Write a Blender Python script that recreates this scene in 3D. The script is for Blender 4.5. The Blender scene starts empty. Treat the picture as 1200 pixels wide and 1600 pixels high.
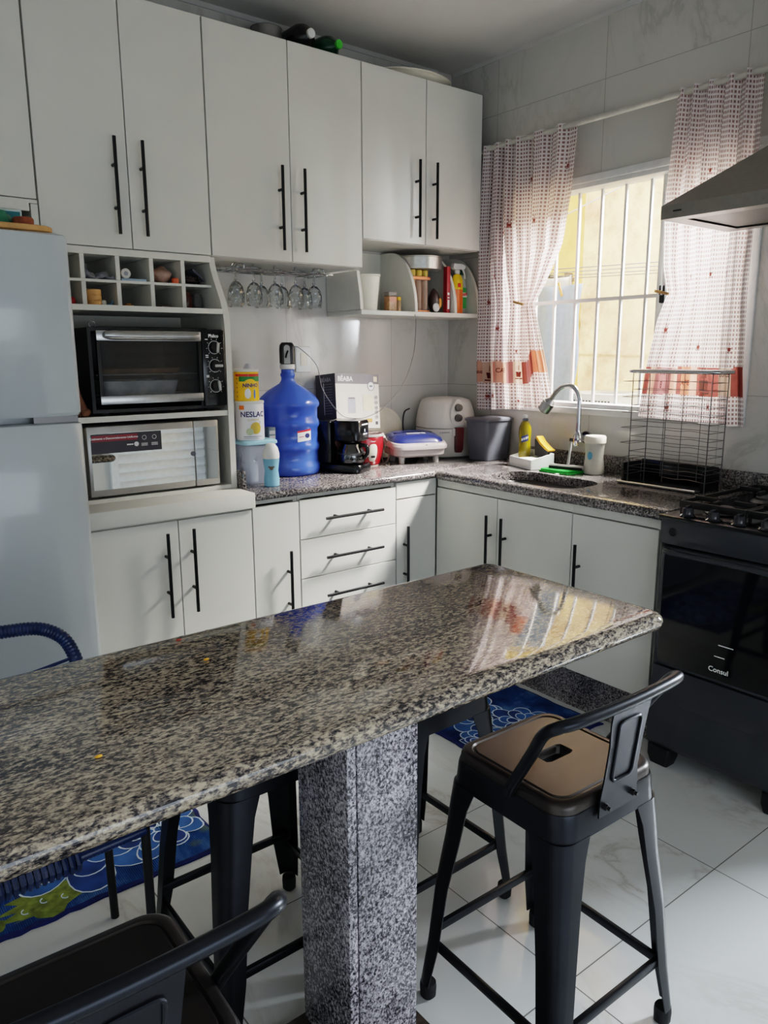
import bpy, bmesh, math, random
from mathutils import Vector, Matrix
random.seed(7)
S = bpy.context.scene
COL = S.collection
PI = math.pi
V = Vector
ORG = {}

# ------------------------------------------------------------------ materials
def lin(c):
    c = c / 255.0
    return c / 12.92 if c <= 0.04045 else ((c + 0.055) / 1.055) ** 2.4
def rgb(c, a=1.0):
    return (lin(c[0]), lin(c[1]), lin(c[2]), a)
class NT:
    def __init__(s, name):
        s.m = bpy.data.materials.new(name); s.m.use_nodes = True
        s.t = s.m.node_tree; s.n = s.t.nodes
        s.bsdf = s.n['Principled BSDF']; s.out = s.n['Material Output']
    def add(s, typ, **kw):
        n = s.n.new(typ)
        for k, v in kw.items():
            if k.startswith('i_'):
                key = k[2:]; key = int(key) if key.isdigit() else key.replace('_', ' ')
                n.inputs[key].default_value = v
            else: setattr(n, k, v)
        return n
    def link(s, a, b): s.t.links.new(a, b)
    def math(s, op, a, b=None, c=None):
        n = s.n.new('ShaderNodeMath'); n.operation = op
        for i, x in enumerate((a, b, c)):
            if x is None: continue
            if isinstance(x, (int, float)): n.inputs[i].default_value = x
            else: s.link(x, n.inputs[i])
        return n.outputs[0]
    def ramp(s, fac, stops, interp='LINEAR'):
        n = s.n.new('ShaderNodeValToRGB'); n.color_ramp.interpolation = interp
        e = n.color_ramp.elements
        while len(e) < len(stops): e.new(0.5)
        for i, (p, c) in enumerate(stops):
            e[i].position = p; e[i].color = c if len(c) == 4 else (*c, 1)
        s.link(fac, n.inputs[0]); return n.outputs[0]
    def mix(s, fac, a, b):
        n = s.n.new('ShaderNodeMix'); n.data_type = 'RGBA'
        for i, x in ((0, fac), (6, a), (7, b)):
            if isinstance(x, (int, float)): n.inputs[i].default_value = x
            elif isinstance(x, tuple): n.inputs[i].default_value = x
            else: s.link(x, n.inputs[i])
        return n.outputs[2]
    def coords(s, kind='Object'):
        return s.n.new('ShaderNodeTexCoord').outputs[kind]
    def noise(s, vec, scale, detail=3, rough=.5, dist=0):
        n = s.add('ShaderNodeTexNoise'); n.inputs['Scale'].default_value = scale
        n.inputs['Detail'].default_value = detail; n.inputs['Roughness'].default_value = rough
        n.inputs['Distortion'].default_value = dist
        s.link(vec, n.inputs['Vector']); return n.outputs['Fac']
    def bump(s, h, strength=.2, dist=.002):
        b = s.add('ShaderNodeBump'); b.inputs['Strength'].default_value = strength
        b.inputs['Distance'].default_value = dist; s.link(h, b.inputs['Height'])
        s.link(b.outputs[0], s.bsdf.inputs['Normal'])
    def set(s, **kw):
        for k, v in kw.items(): s.bsdf.inputs[k.replace('_', ' ')].default_value = v

_M = {}
def M(name, col, rough=.5, metal=0, var=.06, scale=25, spec=.5, coat=0, bump=0, trans=0, ior=1.45):
    """plain procedural material with a little tonal noise"""
    if name in _M: return _M[name]
    g = NT(name)
    n = g.noise(g.coords(), scale, 3)
    c = rgb(col)
    lo = tuple(x * (1 - var) for x in c[:3]) + (1,); hi = tuple(min(1, x * (1 + var)) for x in c[:3]) + (1,)
    g.link(g.ramp(n, [(.3, lo), (.7, hi)]), g.bsdf.inputs['Base Color'])
    g.set(Roughness=rough, Metallic=metal, Specular_IOR_Level=spec, Coat_Weight=coat, IOR=ior, Transmission_Weight=trans)
    if bump: g.bump(g.noise(g.coords(), scale * 8, 2), bump)
    _M[name] = g.m; return g.m

def granite(name, stretch=(1, 1, 1), rough=.09, cool=0.0, scale=52, lift=0):
    g = NT(name)
    mp = g.add('ShaderNodeMapping'); mp.inputs['Scale'].default_value = stretch
    mp.inputs['Rotation'].default_value = (.2, .1, .25)
    g.link(g.coords(), mp.inputs['Vector']); v = mp.outputs[0]
    n1 = g.noise(v, scale, 4, .6, .3)
    n2 = g.noise(v, 8, 3, .6, .6)
    n3 = g.noise(v, scale * 2.4, 3, .6, .2)
    f = g.math('ADD', g.math('MULTIPLY', n1, .56), g.math('MULTIPLY', n2, .14))
    f = g.math('ADD', f, g.math('MULTIPLY', n3, .30))
    k = cool
    c0 = rgb((34, 32, 34)); c1 = rgb((74 - 6*k, 68, 66 + 10*k)); c2 = rgb((128 - 12*k, 116, 102 + 30*k)); c3 = rgb((168 - 4*k, 156 + 8*k, 134 + 46*k))
    if lift: c1, c2, c3 = [tuple(min(1, x * (1 + lift/60)) for x in c[:3]) + (1,) for c in (c1, c2, c3)]
    col = g.ramp(f, [(.42, c0), (.47, c1), (.52, c2), (.60, c3)])
    g.link(col, g.bsdf.inputs['Base Color'])
    g.set(Roughness=rough, Specular_IOR_Level=.6)
    return g.m

def tiles(name, ua, va, origin, size, base, grout, vein, rough=.1, veinamt=.5, tint=(0,0,0)):
    g = NT(name)
    sep = g.add('ShaderNodeSeparateXYZ'); g.link(g.coords(), sep.inputs[0])
    u, w = sep.outputs[ua], sep.outputs[va]
    def grid(a, o, s):
        x = g.math('DIVIDE', g.math('SUBTRACT', a, o), s)
        fr = g.math('FRACT', x)
        d = g.math('MINIMUM', fr, g.math('SUBTRACT', 1.0, fr))
        return g.math('LESS_THAN', g.math('MULTIPLY', d, s), .0016), g.math('FLOOR', x)
    lu, iu = grid(u, origin[0], size[0]); lw, iw = grid(w, origin[1], size[1])
    line = g.math('MAXIMUM', lu, lw)
    # veins differ from tile to tile
    cv = g.add('ShaderNodeCombineXYZ')
    g.link(g.math('ADD', u, g.math('MULTIPLY', iu, 7.31)), cv.inputs[0])
    g.link(g.math('ADD', w, g.math('MULTIPLY', iw, 3.77)), cv.inputs[1])
    mp = g.add('ShaderNodeMapping'); mp.inputs['Rotation'].default_value = (0, 0, .7); mp.inputs['Scale'].default_value = (1, .45, 1)
    g.link(cv.outputs[0], mp.inputs[0])
    n = g.noise(mp.outputs[0], 3.2, 7, .62, .8)
    d = g.math('ABSOLUTE', g.math('SUBTRACT', n, .5))
    vn = g.ramp(d, [(0.0, (1, 1, 1)), (.022, (.35, .35, .35)), (.06, (0, 0, 0))])
    mask = g.ramp(g.noise(mp.outputs[0], 1.7, 2), [(.47, (0, 0, 0)), (.66, (1, 1, 1))])
    vf = g.math('MULTIPLY', g.math('MULTIPLY', vn, mask), veinamt)
    cloud = g.noise(cv.outputs[0], 1.2, 3)
    b = rgb(base); b2 = tuple(x * .9 for x in b[:3]) + (1,)
    c = g.mix(cloud, b, b2)
    c = g.mix(vf, c, rgb(vein))
    c = g.mix(line, c, rgb(grout))
    g.link(c, g.bsdf.inputs['Base Color'])
    r = g.math('ADD', g.math('MULTIPLY', line, .5), rough); g.link(r, g.bsdf.inputs['Roughness'])
    g.set(Specular_IOR_Level=.5)
    return g.m

def thin_glass(name, tint=(255, 255, 255), refl=.12, rough=.02, dark=1.0, fk=.55, bumpy=0):
    """cheap clear pane: mostly see-through plus a fresnel reflection"""
    g = NT(name)
    tr = g.add('ShaderNodeBsdfTransparent'); c = rgb(tint); tr.inputs[0].default_value = (c[0]*dark, c[1]*dark, c[2]*dark, 1)
    gl = g.add('ShaderNodeBsdfGlossy'); gl.inputs['Roughness'].default_value = rough
    lw = g.add('ShaderNodeLayerWeight'); lw.inputs[0].default_value = .25
    f = g.math('ADD', g.math('MULTIPLY', lw.outputs['Fresnel'], fk), refl)
    nz = g.noise(g.coords(), 6, 2); f = g.math('MULTIPLY', f, g.math('ADD', .9, g.math('MULTIPLY', nz, .2)))
    if bumpy:
        bp = g.add('ShaderNodeBump'); bp.inputs['Strength'].default_value = .8; bp.inputs['Distance'].default_value = .01
        vo = g.add('ShaderNodeTexVoronoi'); vo.inputs['Scale'].default_value = bumpy; g.link(g.coords(), vo.inputs['Vector'])
        g.link(vo.outputs['Distance'], bp.inputs['Height']); g.link(bp.outputs[0], gl.inputs['Normal']); g.link(bp.outputs[0], lw.inputs['Normal'])
    mx = g.add('ShaderNodeMixShader'); g.link(f, mx.inputs[0]); g.link(tr.outputs[0], mx.inputs[1]); g.link(gl.outputs[0], mx.inputs[2])
    g.link(mx.outputs[0], g.out.inputs[0]); return g.m

def plastic_clear(name, tint, alpha=.5, rough=.15):
    """translucent coloured plastic"""
    g = NT(name)
    n = g.noise(g.coords(), 12, 2); c = rgb(tint)
    g.link(g.ramp(n, [(.3, tuple(x*.9 for x in c[:3])), (.7, c)]), g.bsdf.inputs['Base Color'])
    g.set(Roughness=rough)
    tr = g.add('ShaderNodeBsdfTransparent'); tr.inputs[0].default_value = tuple(.4 + .6 * x for x in c[:3]) + (1,)
    mx = g.add('ShaderNodeMixShader'); mx.inputs[0].default_value = alpha
    g.link(tr.outputs[0], mx.inputs[1]); g.link(g.bsdf.outputs[0], mx.inputs[2]); g.link(mx.outputs[0], g.out.inputs[0])
    return g.m

def cloth_mat(name, kind):
    """thin curtain cotton: printed, lets daylight through"""
    g = NT(name)
    if kind == 'dots':
        uv = g.add('ShaderNodeUVMap'); sep = g.add('ShaderNodeSeparateXYZ'); g.link(uv.outputs[0], sep.inputs[0])
        P = .0165
        def cell(a):
            fr = g.math('FRACT', g.math('DIVIDE', a, P)); return g.math('ABSOLUTE', g.math('SUBTRACT', fr, .5))
        m = g.math('MAXIMUM', cell(sep.outputs[0]), cell(sep.outputs[1]))
        f = g.ramp(m, [(.0, (.75, .75, .75)), (.12, (1, 1, 1)), (.25, (1, 1, 1)), (.31, (0, 0, 0))])
        col = g.mix(f, rgb((236, 228, 228)), rgb((146, 112, 108)))
    else:
        n = g.noise(g.coords(), 40, 2); c = rgb(kind)
        col = g.ramp(n, [(.3, tuple(x*.9 for x in c[:3])), (.7, c)])
    df = g.add('ShaderNodeBsdfDiffuse'); tl = g.add('ShaderNodeBsdfTranslucent')
    g.link(col, df.inputs[0]); g.link(col, tl.inputs[0])
    mx = g.add('ShaderNodeMixShader'); mx.inputs[0].default_value = .42
    g.link(df.outputs[0], mx.inputs[1]); g.link(tl.outputs[0], mx.inputs[2]); g.link(mx.outputs[0], g.out.inputs[0])
    return g.m

def stucco(name, a, b, c):
    g = NT(name); v = g.coords()
    n = g.noise(v, 2.3, 6, .65, .4); n2 = g.noise(v, 7, 5, .7)
    col = g.mix(g.ramp(n, [(.42, (0, 0, 0)), (.62, (1, 1, 1))]), rgb(a), rgb(b))
    col = g.mix(g.ramp(n2, [(.47, (0, 0, 0)), (.68, (.6, .6, .6))]), col, rgb(c))
    g.link(col, g.bsdf.inputs['Base Color']); g.set(Roughness=.9); g.bump(n2, .4, .01); return g.m

WHITE = M('white_laminate', (212, 211, 204), .42, var=.025, scale=6)
WHITE2 = M('white_laminate_edge', (205, 204, 196), .5, var=.03)
SHELFW = M('shelf_laminate', (216, 214, 205), .5, var=.03)
BLACKH = M('handle_black', (14, 14, 16), .35, var=.15, metal=.3)
STOOL = M('stool_black_metal', (38, 40, 45), .32, metal=.8, var=.12, scale=14)
SEATM = M('seat_black_metal_lit', (64, 59, 57), .36, metal=.8, var=.1, scale=14)  # stool metal, lighter and warmer: window reflection on the seats put into the colour
RUB = M('black_rubber', (16, 16, 17), .75)
BLK = M('gloss_black_plastic', (12, 12, 14), .18)
BLKM = M('matt_black_plastic', (20, 20, 22), .5)
STEEL = M('brushed_steel', (176, 176, 176), .28, metal=1, var=.08, scale=40)
CHROME = M('chrome', (200, 200, 204), .08, metal=1, var=.03)
DKCHR = M('dull_chrome_wire', (100, 98, 98), .35, metal=1)
WPL = M('white_plastic', (226, 226, 222), .35, var=.03)
CREAM = M('cream_plastic', (226, 218, 200), .4, var=.04)
FRID = M('fridge_white_enamel', (182, 190, 194), .22, var=.02, scale=3, coat=.3)
GREYP = M('grey_plastic', (86, 88, 96), .5)
GREYL = M('light_grey_plastic', (170, 168, 165), .45)
REDP = M('red_gloss', (150, 18, 26), .25, coat=.4)
DKRED = M('dark_red', (92, 24, 30), .4)
YEL = M('yellow_print', (246, 190, 20), .45)
GRNP = M('green_print', (22, 122, 52), .45)
REDQ = M('red_print', (206, 38, 38), .45)
ORG_ = M('orange_print', (226, 110, 30), .45)
NAVY = M('navy_print', (34, 40, 96), .45)
WPR = M('white_print', (238, 238, 236), .5, var=.02)
GREYPR = M('grey_print', (140, 140, 146), .5)
GOLD = M('gold_print', (190, 160, 60), .4)
WOOD = M('light_wood', (200, 150, 92), .6, var=.15, scale=30)
BROWN = M('brown_wood', (104, 62, 38), .6, var=.25, scale=18)
GLASSD = M('oven_black_glass', (9, 10, 13), .05, spec=.7, var=.05)
GRAPH = M('graphite_enamel', (58, 60, 65), .32, metal=.25, var=.05, scale=8)
GRAN = granite('granite_bar', (.55, 1.15, 1), rough=.05, scale=150)
GRANW = granite('granite_worktop', (1, 1, 1), rough=.12, cool=.4, scale=130)
GRANP = granite('granite_pillar_lit', (1, 1, .8), rough=.25, cool=.7, scale=175, lift=34)  # same granite as the bar; cool daylight on the pillar mixed into its colour
GRAND = granite('granite_plinth', (1, 1, 1), rough=.25, cool=.5, scale=150)
CLEAR = thin_glass('clear_glass', (250, 252, 252), .1)
OVGL = thin_glass('smoked_glass', (218, 218, 222), .03, fk=.22)

# ------------------------------------------------------------------ mesh builder
class B:
    def __init__(s):
        s.bm = bmesh.new(); s.mi = 0
        s.uv = None
    def _fs(s, faces):
        for f in faces: f.material_index = s.mi
    def box(s, x0, x1, y0, y1, z0, z1, bev=0, seg=2, mi=None, rot=None):
        mi = s.mi if mi is None else mi
        x0, x1 = sorted((x0, x1)); y0, y1 = sorted((y0, y1)); z0, z1 = sorted((z0, z1))
        m = Matrix.Translation(((x0+x1)/2, (y0+y1)/2, (z0+z1)/2))
        if rot is not None: m = m @ rot
        m = m @ Matrix.Diagonal((x1-x0, y1-y0, z1-z0, 1))
        r = bmesh.ops.create_cube(s.bm, size=1, matrix=m)
        vs = r['verts']; fs = {f for v in vs for f in v.link_faces}
        for f in fs: f.material_index = mi
        if bev:
            es = list({e for v in vs for e in v.link_edges})
            r2 = bmesh.ops.bevel(s.bm, geom=es, offset=bev, segments=seg, affect='EDGES', profile=.5)
            for f in r2['faces']: f.material_index = mi
        return s
    def loft(s, rings, cap0=True, cap1=True, closed=True, mi=None):
        mi = s.mi if mi is None else mi
        vr = [[s.bm.verts.new(p) for p in r] for r in rings]
        n = len(vr[0]); fs = []
        for a, b in zip(vr[:-1], vr[1:]):
            for i in range(n if closed else n - 1):
                j = (i + 1) % n
                try: fs.append(s.bm.faces.new((a[i], a[j], b[j], b[i])))
                except ValueError: pass
        if closed and cap0: fs.append(s.bm.faces.new(list(reversed(vr[0]))))
        if closed and cap1: fs.append(s.bm.faces.new(vr[-1]))
        for f in fs: f.material_index = mi
        return s
    def lathe(s, prof, c=(0, 0, 0), seg=28, mi=None, M4=None, sx=1, sy=1, cap1=True):
        """prof: list of (r, z); revolve about the local z axis"""
        rings = []
        for r, z in prof:
            ring = []
            for i in range(seg):
                a = 2 * PI * i / seg
                p = V((max(r, 1e-4) * math.cos(a) * sx, max(r, 1e-4) * math.sin(a) * sy, z))
                if M4 is not None: p = M4 @ p
                ring.append(p + V(c))
            rings.append(ring)
        return s.loft(rings, True, cap1, True, mi)
    def cyl(s, p0, p1, r0, r1=None, seg=16, mi=None):
        r1 = r0 if r1 is None else r1
        p0, p1 = V(p0), V(p1); d = (p1 - p0).normalized()
        a = d.orthogonal().normalized(); b = d.cross(a)
        rs = [[p + (a * math.cos(2*PI*i/seg) + b * math.sin(2*PI*i/seg)) * r for i in range(seg)] for p, r in ((p0, r0), (p1, r1))]
        return s.loft(rs, mi=mi)
    def tube(s, pts, r, seg=8, closed=False, mi=None, radii=None):
        pts = [V(p) for p in pts]; n = len(pts); rings = []
        up = None
        for i, p in enumerate(pts):
            if closed: t = pts[(i+1) % n] - pts[i-1]
            else: t = pts[min(i+1, n-1)] - pts[max(i-1, 0)]
            t.normalize()
            if up is None: up = t.orthogonal().normalized()
            up = (up - t * up.dot(t)); up = up.normalized() if up.length > 1e-6 else t.orthogonal().normalized()
            b = t.cross(up); rr = radii[i] if radii else r
            rings.append([p + (up * math.cos(2*PI*k/seg) + b * math.sin(2*PI*k/seg)) * rr for k in range(seg)])
        if closed: rings.append(rings[0])
        return s.loft(rings, not closed, not closed, True, mi)
    def prism(s, poly, axis, a, b, mi=None):
        def P(u, v, t):
            return V({'x': (t, u, v), 'y': (u, t, v), 'z': (u, v, t)}[axis])
        return s.loft([[P(u, v, a) for u, v in poly], [P(u, v, b) for u, v in poly]], mi=mi)
    def face(s, pts, mi=None):
        f = s.bm.faces.new([s.bm.verts.new(p) for p in pts]); f.material_index = s.mi if mi is None else mi
        return f
    def sphere(s, c, r, seg=16, mi=None, sc=(1, 1, 1)):
        m = Matrix.Translation(c) @ Matrix.Diagonal((*sc, 1))
        q = bmesh.ops.create_uvsphere(s.bm, u_segments=seg, v_segments=max(6, seg//2), radius=r, matrix=m)
        for f in {f for v in q['verts'] for f in v.link_faces}: f.material_index = s.mi if mi is None else mi
        return s
    def text(s, body, size, fn, mi=None, align='CENTER', bold=0):
        cu = bpy.data.curves.new('t', 'FONT'); cu.body = body; cu.size = size; cu.align_x = align; cu.align_y = 'CENTER'
        cu.resolution_u = 3; cu.offset = bold
        ob = bpy.data.objects.new('t', cu); COL.objects.link(ob)
        bpy.context.view_layer.update()
        me = bpy.data.meshes.new_from_object(ob.evaluated_get(bpy.context.evaluated_depsgraph_get()))
        vs = [s.bm.verts.new(fn(v.co.x, v.co.y)) for v in me.vertices]
        for p in me.polygons:
            try:
                f = s.bm.faces.new([vs[i] for i in p.vertices]); f.material_index = s.mi if mi is None else mi
            except ValueError: pass
        bpy.data.objects.remove(ob); bpy.data.curves.remove(cu); bpy.data.meshes.remove(me)
        return s
    def xf(s, m):
        bmesh.ops.transform(s.bm, matrix=m, verts=s.bm.verts); return s

def rrect(hx, hy, r, n=6, z=0.0, c=(0, 0)):
    pts = []
    for sx, sy, a0 in ((1, 1, 0), (-1, 1, PI/2), (-1, -1, PI), (1, -1, 1.5*PI)):
        for i in range(n + 1):
            a = a0 + PI/2 * i / n
            pts.append(V((c[0] + sx*(hx-r) + r*math.cos(a), c[1] + sy*(hy-r) + r*math.sin(a), z)))
    return pts

def obj(name, b, mats, parent=None, org=None, sharp=.7, recalc=True):
    bm = b.bm
    if recalc: bmesh.ops.recalc_face_normals(bm, faces=bm.faces)
    o_ = V(org) if org is not None else (ORG[parent] if parent else V((0, 0, 0)))
    for v in bm.verts: v.co -= o_
    for f in bm.faces: f.smooth = True
    for e in bm.edges:
        if len(e.link_faces) == 2 and e.calc_face_angle(0) > sharp: e.smooth = False
    me = bpy.data.meshes.new(name); bm.to_mesh(me); bm.free()
    for m in (mats if isinstance(mats, (list, tuple)) else [mats]): me.materials.append(m)
    o = bpy.data.objects.new(name, me); COL.objects.link(o)
    ORG[o] = o_
    if parent: o.parent = parent
    else: o.location = o_
    return o
def thing(name, label, cat, loc=(0, 0, 0), group=None, rz=0, local=False):
    o = bpy.data.objects.new(name, None); COL.objects.link(o); o.empty_display_size = .05
    o.location = loc; o.rotation_euler = (0, 0, rz); ORG[o] = V((0, 0, 0)) if local else V(loc)
    tag(o, label, cat, group); return o
def tag(o, label, cat, group=None):
    o['label'] = label; o['category'] = cat
    if group: o['group'] = group
    return o
def single(name, b, mats, label, cat, org, group=None, **k):
    return tag(obj(name, b, mats, None, org, **k), label, cat, group)
def local_single(name, b, mats, label, cat, loc, group=None, rot=(0, 0, 0), **k):
    o = obj(name, b, mats, None, (0, 0, 0), **k); o.location = loc; o.rotation_euler = rot
    return tag(o, label, cat, group)
def struct(name, b, mats, **k):
    o = obj(name, b, mats, None, (0, 0, 0), **k); o['kind'] = 'structure'; return o
def lab(o, t): o['label'] = t; return o
def dup(root, loc, label=None, rz=None):
    def cp(o, par):
        c = o.copy(); COL.objects.link(c); ORG[c] = ORG[o]
        if par: c.parent = par
        for ch in kids.get(o, []): cp(ch, c)
        return c
    kids = {}
    for o in list(COL.objects):
        if o.parent: kids.setdefault(o.parent, []).append(o)
    r = cp(root, None); r.location = loc
    if rz is not None: r.rotation_euler = (0, 0, rz)
    if label: r['label'] = label
    return r
def spline(pts, n=8):
    """Catmull-Rom through pts"""
    P = [V(p) for p in pts]; P = [2*P[0]-P[1]] + P + [2*P[-1]-P[-2]]; out = []
    for i in range(1, len(P) - 2):
        for k in range(n):
            t = k / n; a, b, c, d = P[i-1], P[i], P[i+1], P[i+2]
            out.append(.5*((2*b)+(c-a)*t+(2*a-5*b+4*c-d)*t*t+(3*b-a-3*c+d)*t**3))
    out.append(P[-2]); return out
def cyl_ellipse(bb, cx, cy, z, r, a, ra, rz, mi=0, n=14):
    """ellipse printed on a cylinder wall"""
    for i in range(n):
        u, v = -1 + 2*i/n, -1 + 2*(i+1)/n; hu, hv = rz*math.sqrt(max(0, 1-u*u)), rz*math.sqrt(max(0, 1-v*v))
        p, q = a + u*ra/r, a + v*ra/r
        pts = [V((cx + r*math.cos(t), cy + r*math.sin(t), zz)) for t, zz in ((p, z - hu), (q, z - hv), (q, z + hv), (p, z + hu))]
        if hu < 1e-9: pts = pts[:3]
        elif hv < 1e-9: pts = [pts[0], pts[1], pts[3]]
        bb.face(pts, mi)
def fx_front(x, y, z):       # flat text on a face looking toward -y
    return lambda a, b: V((x + a, y, z + b))
def fx_left(x, y, z):        # flat text on a face looking toward -x
    return lambda a, b: V((x, y - a, z + b))
def fx_cyl(cx, cy, z, r, a0):  # text wrapped round a cylinder, centred at angle a0
    return lambda a, b: V((cx + r*math.cos(a0 + a/r), cy + r*math.sin(a0 + a/r), z + b))

# ------------------------------------------------------------------ the room
ZC = 2.83
WALLR = tiles('wall_right_porcelain', 1, 2, (-.335, 1.265), (.6265, .6515), (196, 194, 188), (150, 146, 140), (146, 140, 132), .12, .5)
WALLB = tiles('wall_back_porcelain', 0, 2, (-.40, 1.265), (.6265, .6515), (205, 203, 198), (160, 156, 150), (160, 154, 146), .09, .5)
FLOORM = tiles('floor_porcelain', 0, 1, (-1.025, -2.241), (.64, .627), (214, 216, 214), (96, 94, 88), (150, 140, 126), .07, .55)
PAINT = M('ceiling_paint', (196, 194, 190), .9, var=.05, scale=3)
b = B(); b.box(-3.6, .15, -5.2, .15, -.1, 0); struct('floor', b, FLOORM)
b = B(); b.box(-3.6, .15, -5.2, .15, ZC, ZC + .1); struct('ceiling', b, PAINT)
b = B(); b.box(-3.6, 0, 0, .15, 0, ZC); struct('wall_back', b, WALLB)
b = B(); b.box(-3.75, -3.6, -5.2, .15, 0, ZC); struct('wall_left', b, M('wall_paint', (200, 200, 196), .8, scale=4))
WY0, WY1, WZ0, WZ1 = -1.665, -.50, 1.18, 2.165
b = B()
DY0, DY1, DZ = -3.65, -2.73, 2.1      # doorway to the yard, beside the camera
b.box(0, .15, DY1, 0, 0, WZ0); b.box(0, .15, -5.2, 0, WZ1, ZC); b.box(0, .15, DY0, DY1, DZ, WZ1); b.box(0, .15, -5.2, DY0, 0, WZ1)
b.box(0, .15, DY1, WY0, WZ0, WZ1); b.box(0, .15, WY1, 0, WZ0, WZ1)
struct('wall_right', b, WALLR)
b = B()   # street side: piers either side of the open doorway, lintel above
b.box(-3.6, -3.3, -5.3, -5.2, 0, ZC); b.box(-3.3, -1.0, -5.3, -5.2, 2.4, ZC); b.box(-1.0, -.92, -5.3, -4.0, 0, ZC); b.box(-.92, 0, -4.08, -4.0, 0, ZC)
struct('wall_front', b, M('wall_paint', (200, 200, 196), .8))
b = B()   # white roller shutter on the street side, seen mirrored in the microwave door
for i in range(30):
    z = .02 + i * .075
    b.prism([(-3.998, z), (-3.985, z), (-3.970, z + .016), (-3.966, z + .037), (-3.970, z + .059), (-3.985, z + .075), (-3.998, z + .075)], 'x', -.80, -.03)
b.box(-.86, -.80, -3.999, -3.96, 0, 2.3)
struct('door_1', b, M('shutter_white', (225, 230, 235), .4))
b = B(); b.box(-.006, 0, -2.62, -.02, ZC - .02, ZC); b.box(-3.0, -.1, -.006, 0, ZC - .02, ZC)
struct('trim_1', b, PAINT)

# window: white aluminium sliding frame, left leaf pushed behind the right one
b = B()
FW = M('window_white_aluminium', (216, 216, 214), .4)
def frame(y0, y1, z0, z1, w, x0, x1):
    b.box(x0, x1, y0, y1, z0, z0 + w, .003); b.box(x0, x1, y0, y1, z1 - w, z1, .003)
    b.box(x0, x1, y0, y0 + w, z0 + w, z1 - w, .003); b.box(x0, x1, y1 - w, y1, z0 + w, z1 - w, .003)
frame(WY0, WY1, WZ0, WZ1, .02, -.004, .10)
b.box(-.012, .0, WY0 - .03, WY1 + .03, WZ1, WZ1 + .03, .003); b.box(-.02, .0, WY0 - .03, WY1 + .03, WZ0 - .03, WZ0, .004)
b.box(-.012, .0, WY0 - .03, WY0, WZ0, WZ1, .003); b.box(-.012, 0, WY1, WY1 + .03, WZ0, WZ1, .003)
w1 = struct('window_1', b, FW)
b = B(); frame(WY0 + .02, -1.285, WZ0 + .02, WZ1 - .02, .035, .012, .032); obj('sliding_leaf', b, FW, w1)
b = B(); frame(WY0 + .02, -1.24, WZ0 + .02, WZ1 - .02, .035, .044, .064); obj('sliding_leaf', b, FW, w1)
g = NT('frosted_pane'); tl = g.add('ShaderNodeBsdfTranslucent'); tr = g.add('ShaderNodeBsdfTransparent')
tl.inputs[0].default_value = (.9, .92, .92, 1); tr.inputs[0].default_value = (.9, .93, .93, 1)
mx = g.add('ShaderNodeMixShader'); g.link(g.math('ADD', .3, g.math('MULTIPLY', g.noise(g.coords(), 60, 2), .3)), mx.inputs[0])
g.link(tr.outputs[0], mx.inputs[1]); g.link(tl.outputs[0], mx.inputs[2]); g.link(mx.outputs[0], g.out.inputs[0])
b = B(); b.box(.02, .024, WY0 + .055, -1.32, WZ0 + .055, WZ1 - .055); obj('pane', b, g.m, w1)
b = B()   # security grille
for y in (-.545, -.67, -.795, -.92, -1.045, -1.17): b.box(.070, .082, y - .006, y + .006, WZ0 + .02, WZ1 - .02)
b.box(.068, .084, WY0 + .02, WY1 - .02, 1.66, 1.676); obj('grille', b, FW, w1)
b = B(); b.box(-.014, .012, -1.318, -1.292, 1.63, 1.70, .004); b.box(-.03, -.012, -1.31, -1.30, 1.66, 1.70, .003); obj('latch', b, BLKM, w1)

# outside: narrow yard between the house and a sunlit wall
b = B(); b.box(.15, 5, -6.5, .2, -.1, 0); struct('ground', b, M('yard_concrete', (150, 146, 138), .9, var=.2))
YW = stucco('yard_wall_cream', (236, 218, 170), (206, 178, 144), (150, 116, 92))
YW2 = stucco('yard_wall_yellow', (226, 198, 122), (214, 184, 108), (190, 160, 96))
b = B(); b.box(1.2, 1.35, -2.45, .2, 0, 3.3); struct('wall_yard', b, YW)
b = B(); b.box(.15, 1.2, .05, .2, 0, 3.3); struct('wall_yard_end', b, YW2)

# ------------------------------------------------------------------ cabinets
def handle_v(bb, x, y, z0, z1):      # vertical bar on a face looking toward -y
    bb.cyl((x, y - .032, z0), (x, y - .032, z1), .0065, seg=8)
    for z in (z0 + .09, z1 - .09): bb.cyl((x, y, z), (x, y - .032, z), .006, seg=8)
def handle_h(bb, x0, x1, y, z):
    bb.cyl((x0, y - .032, z), (x1, y - .032, z), .0065, seg=8)
    for x in (x0 + .06, x1 - .06): bb.cyl((x, y, z), (x, y - .032, z), .006, seg=8)
def handle_vx(bb, y, x, z0, z1):     # vertical bar on a face looking toward -x
    bb.cyl((x - .032, y, z0), (x - .032, y, z1), .0065, seg=8)
    for z in (z0 + .09, z1 - .09): bb.cyl((x, y, z), (x - .032, y, z), .006, seg=8)
def carcass(x0, x1, y0, y1, z0, z1, parent, t=.016):
    bb = B()
    bb.box(x0, x0 + t, y0, y1, z0, z1); bb.box(x1 - t, x1, y0, y1, z0, z1)
    bb.box(x0 + t, x1 - t, y0, y1, z0, z0 + t); bb.box(x0 + t, x1 - t, y0, y1, z1 - t, z1)
    bb.box(x0 + t, x1 - t, y1 - .006, y1, z0 + t, z1 - t)
    return obj('carcass', bb, WHITE2, parent)
def door_y(x0, x1, z0, z1, y, parent, hx=None, hz=None, g=.0018):
    bb = B(); bb.box(x0 + g, x1 - g, y, y + .016, z0 + g, z1 - g, .0012, 1)
    d = obj('door', bb, WHITE, parent)
    if hx is not None:
        hb = B(); handle_v(hb, hx, y, *hz); lab(obj('handle', hb, BLACKH, d), 'black bar handle')
    return d
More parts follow.
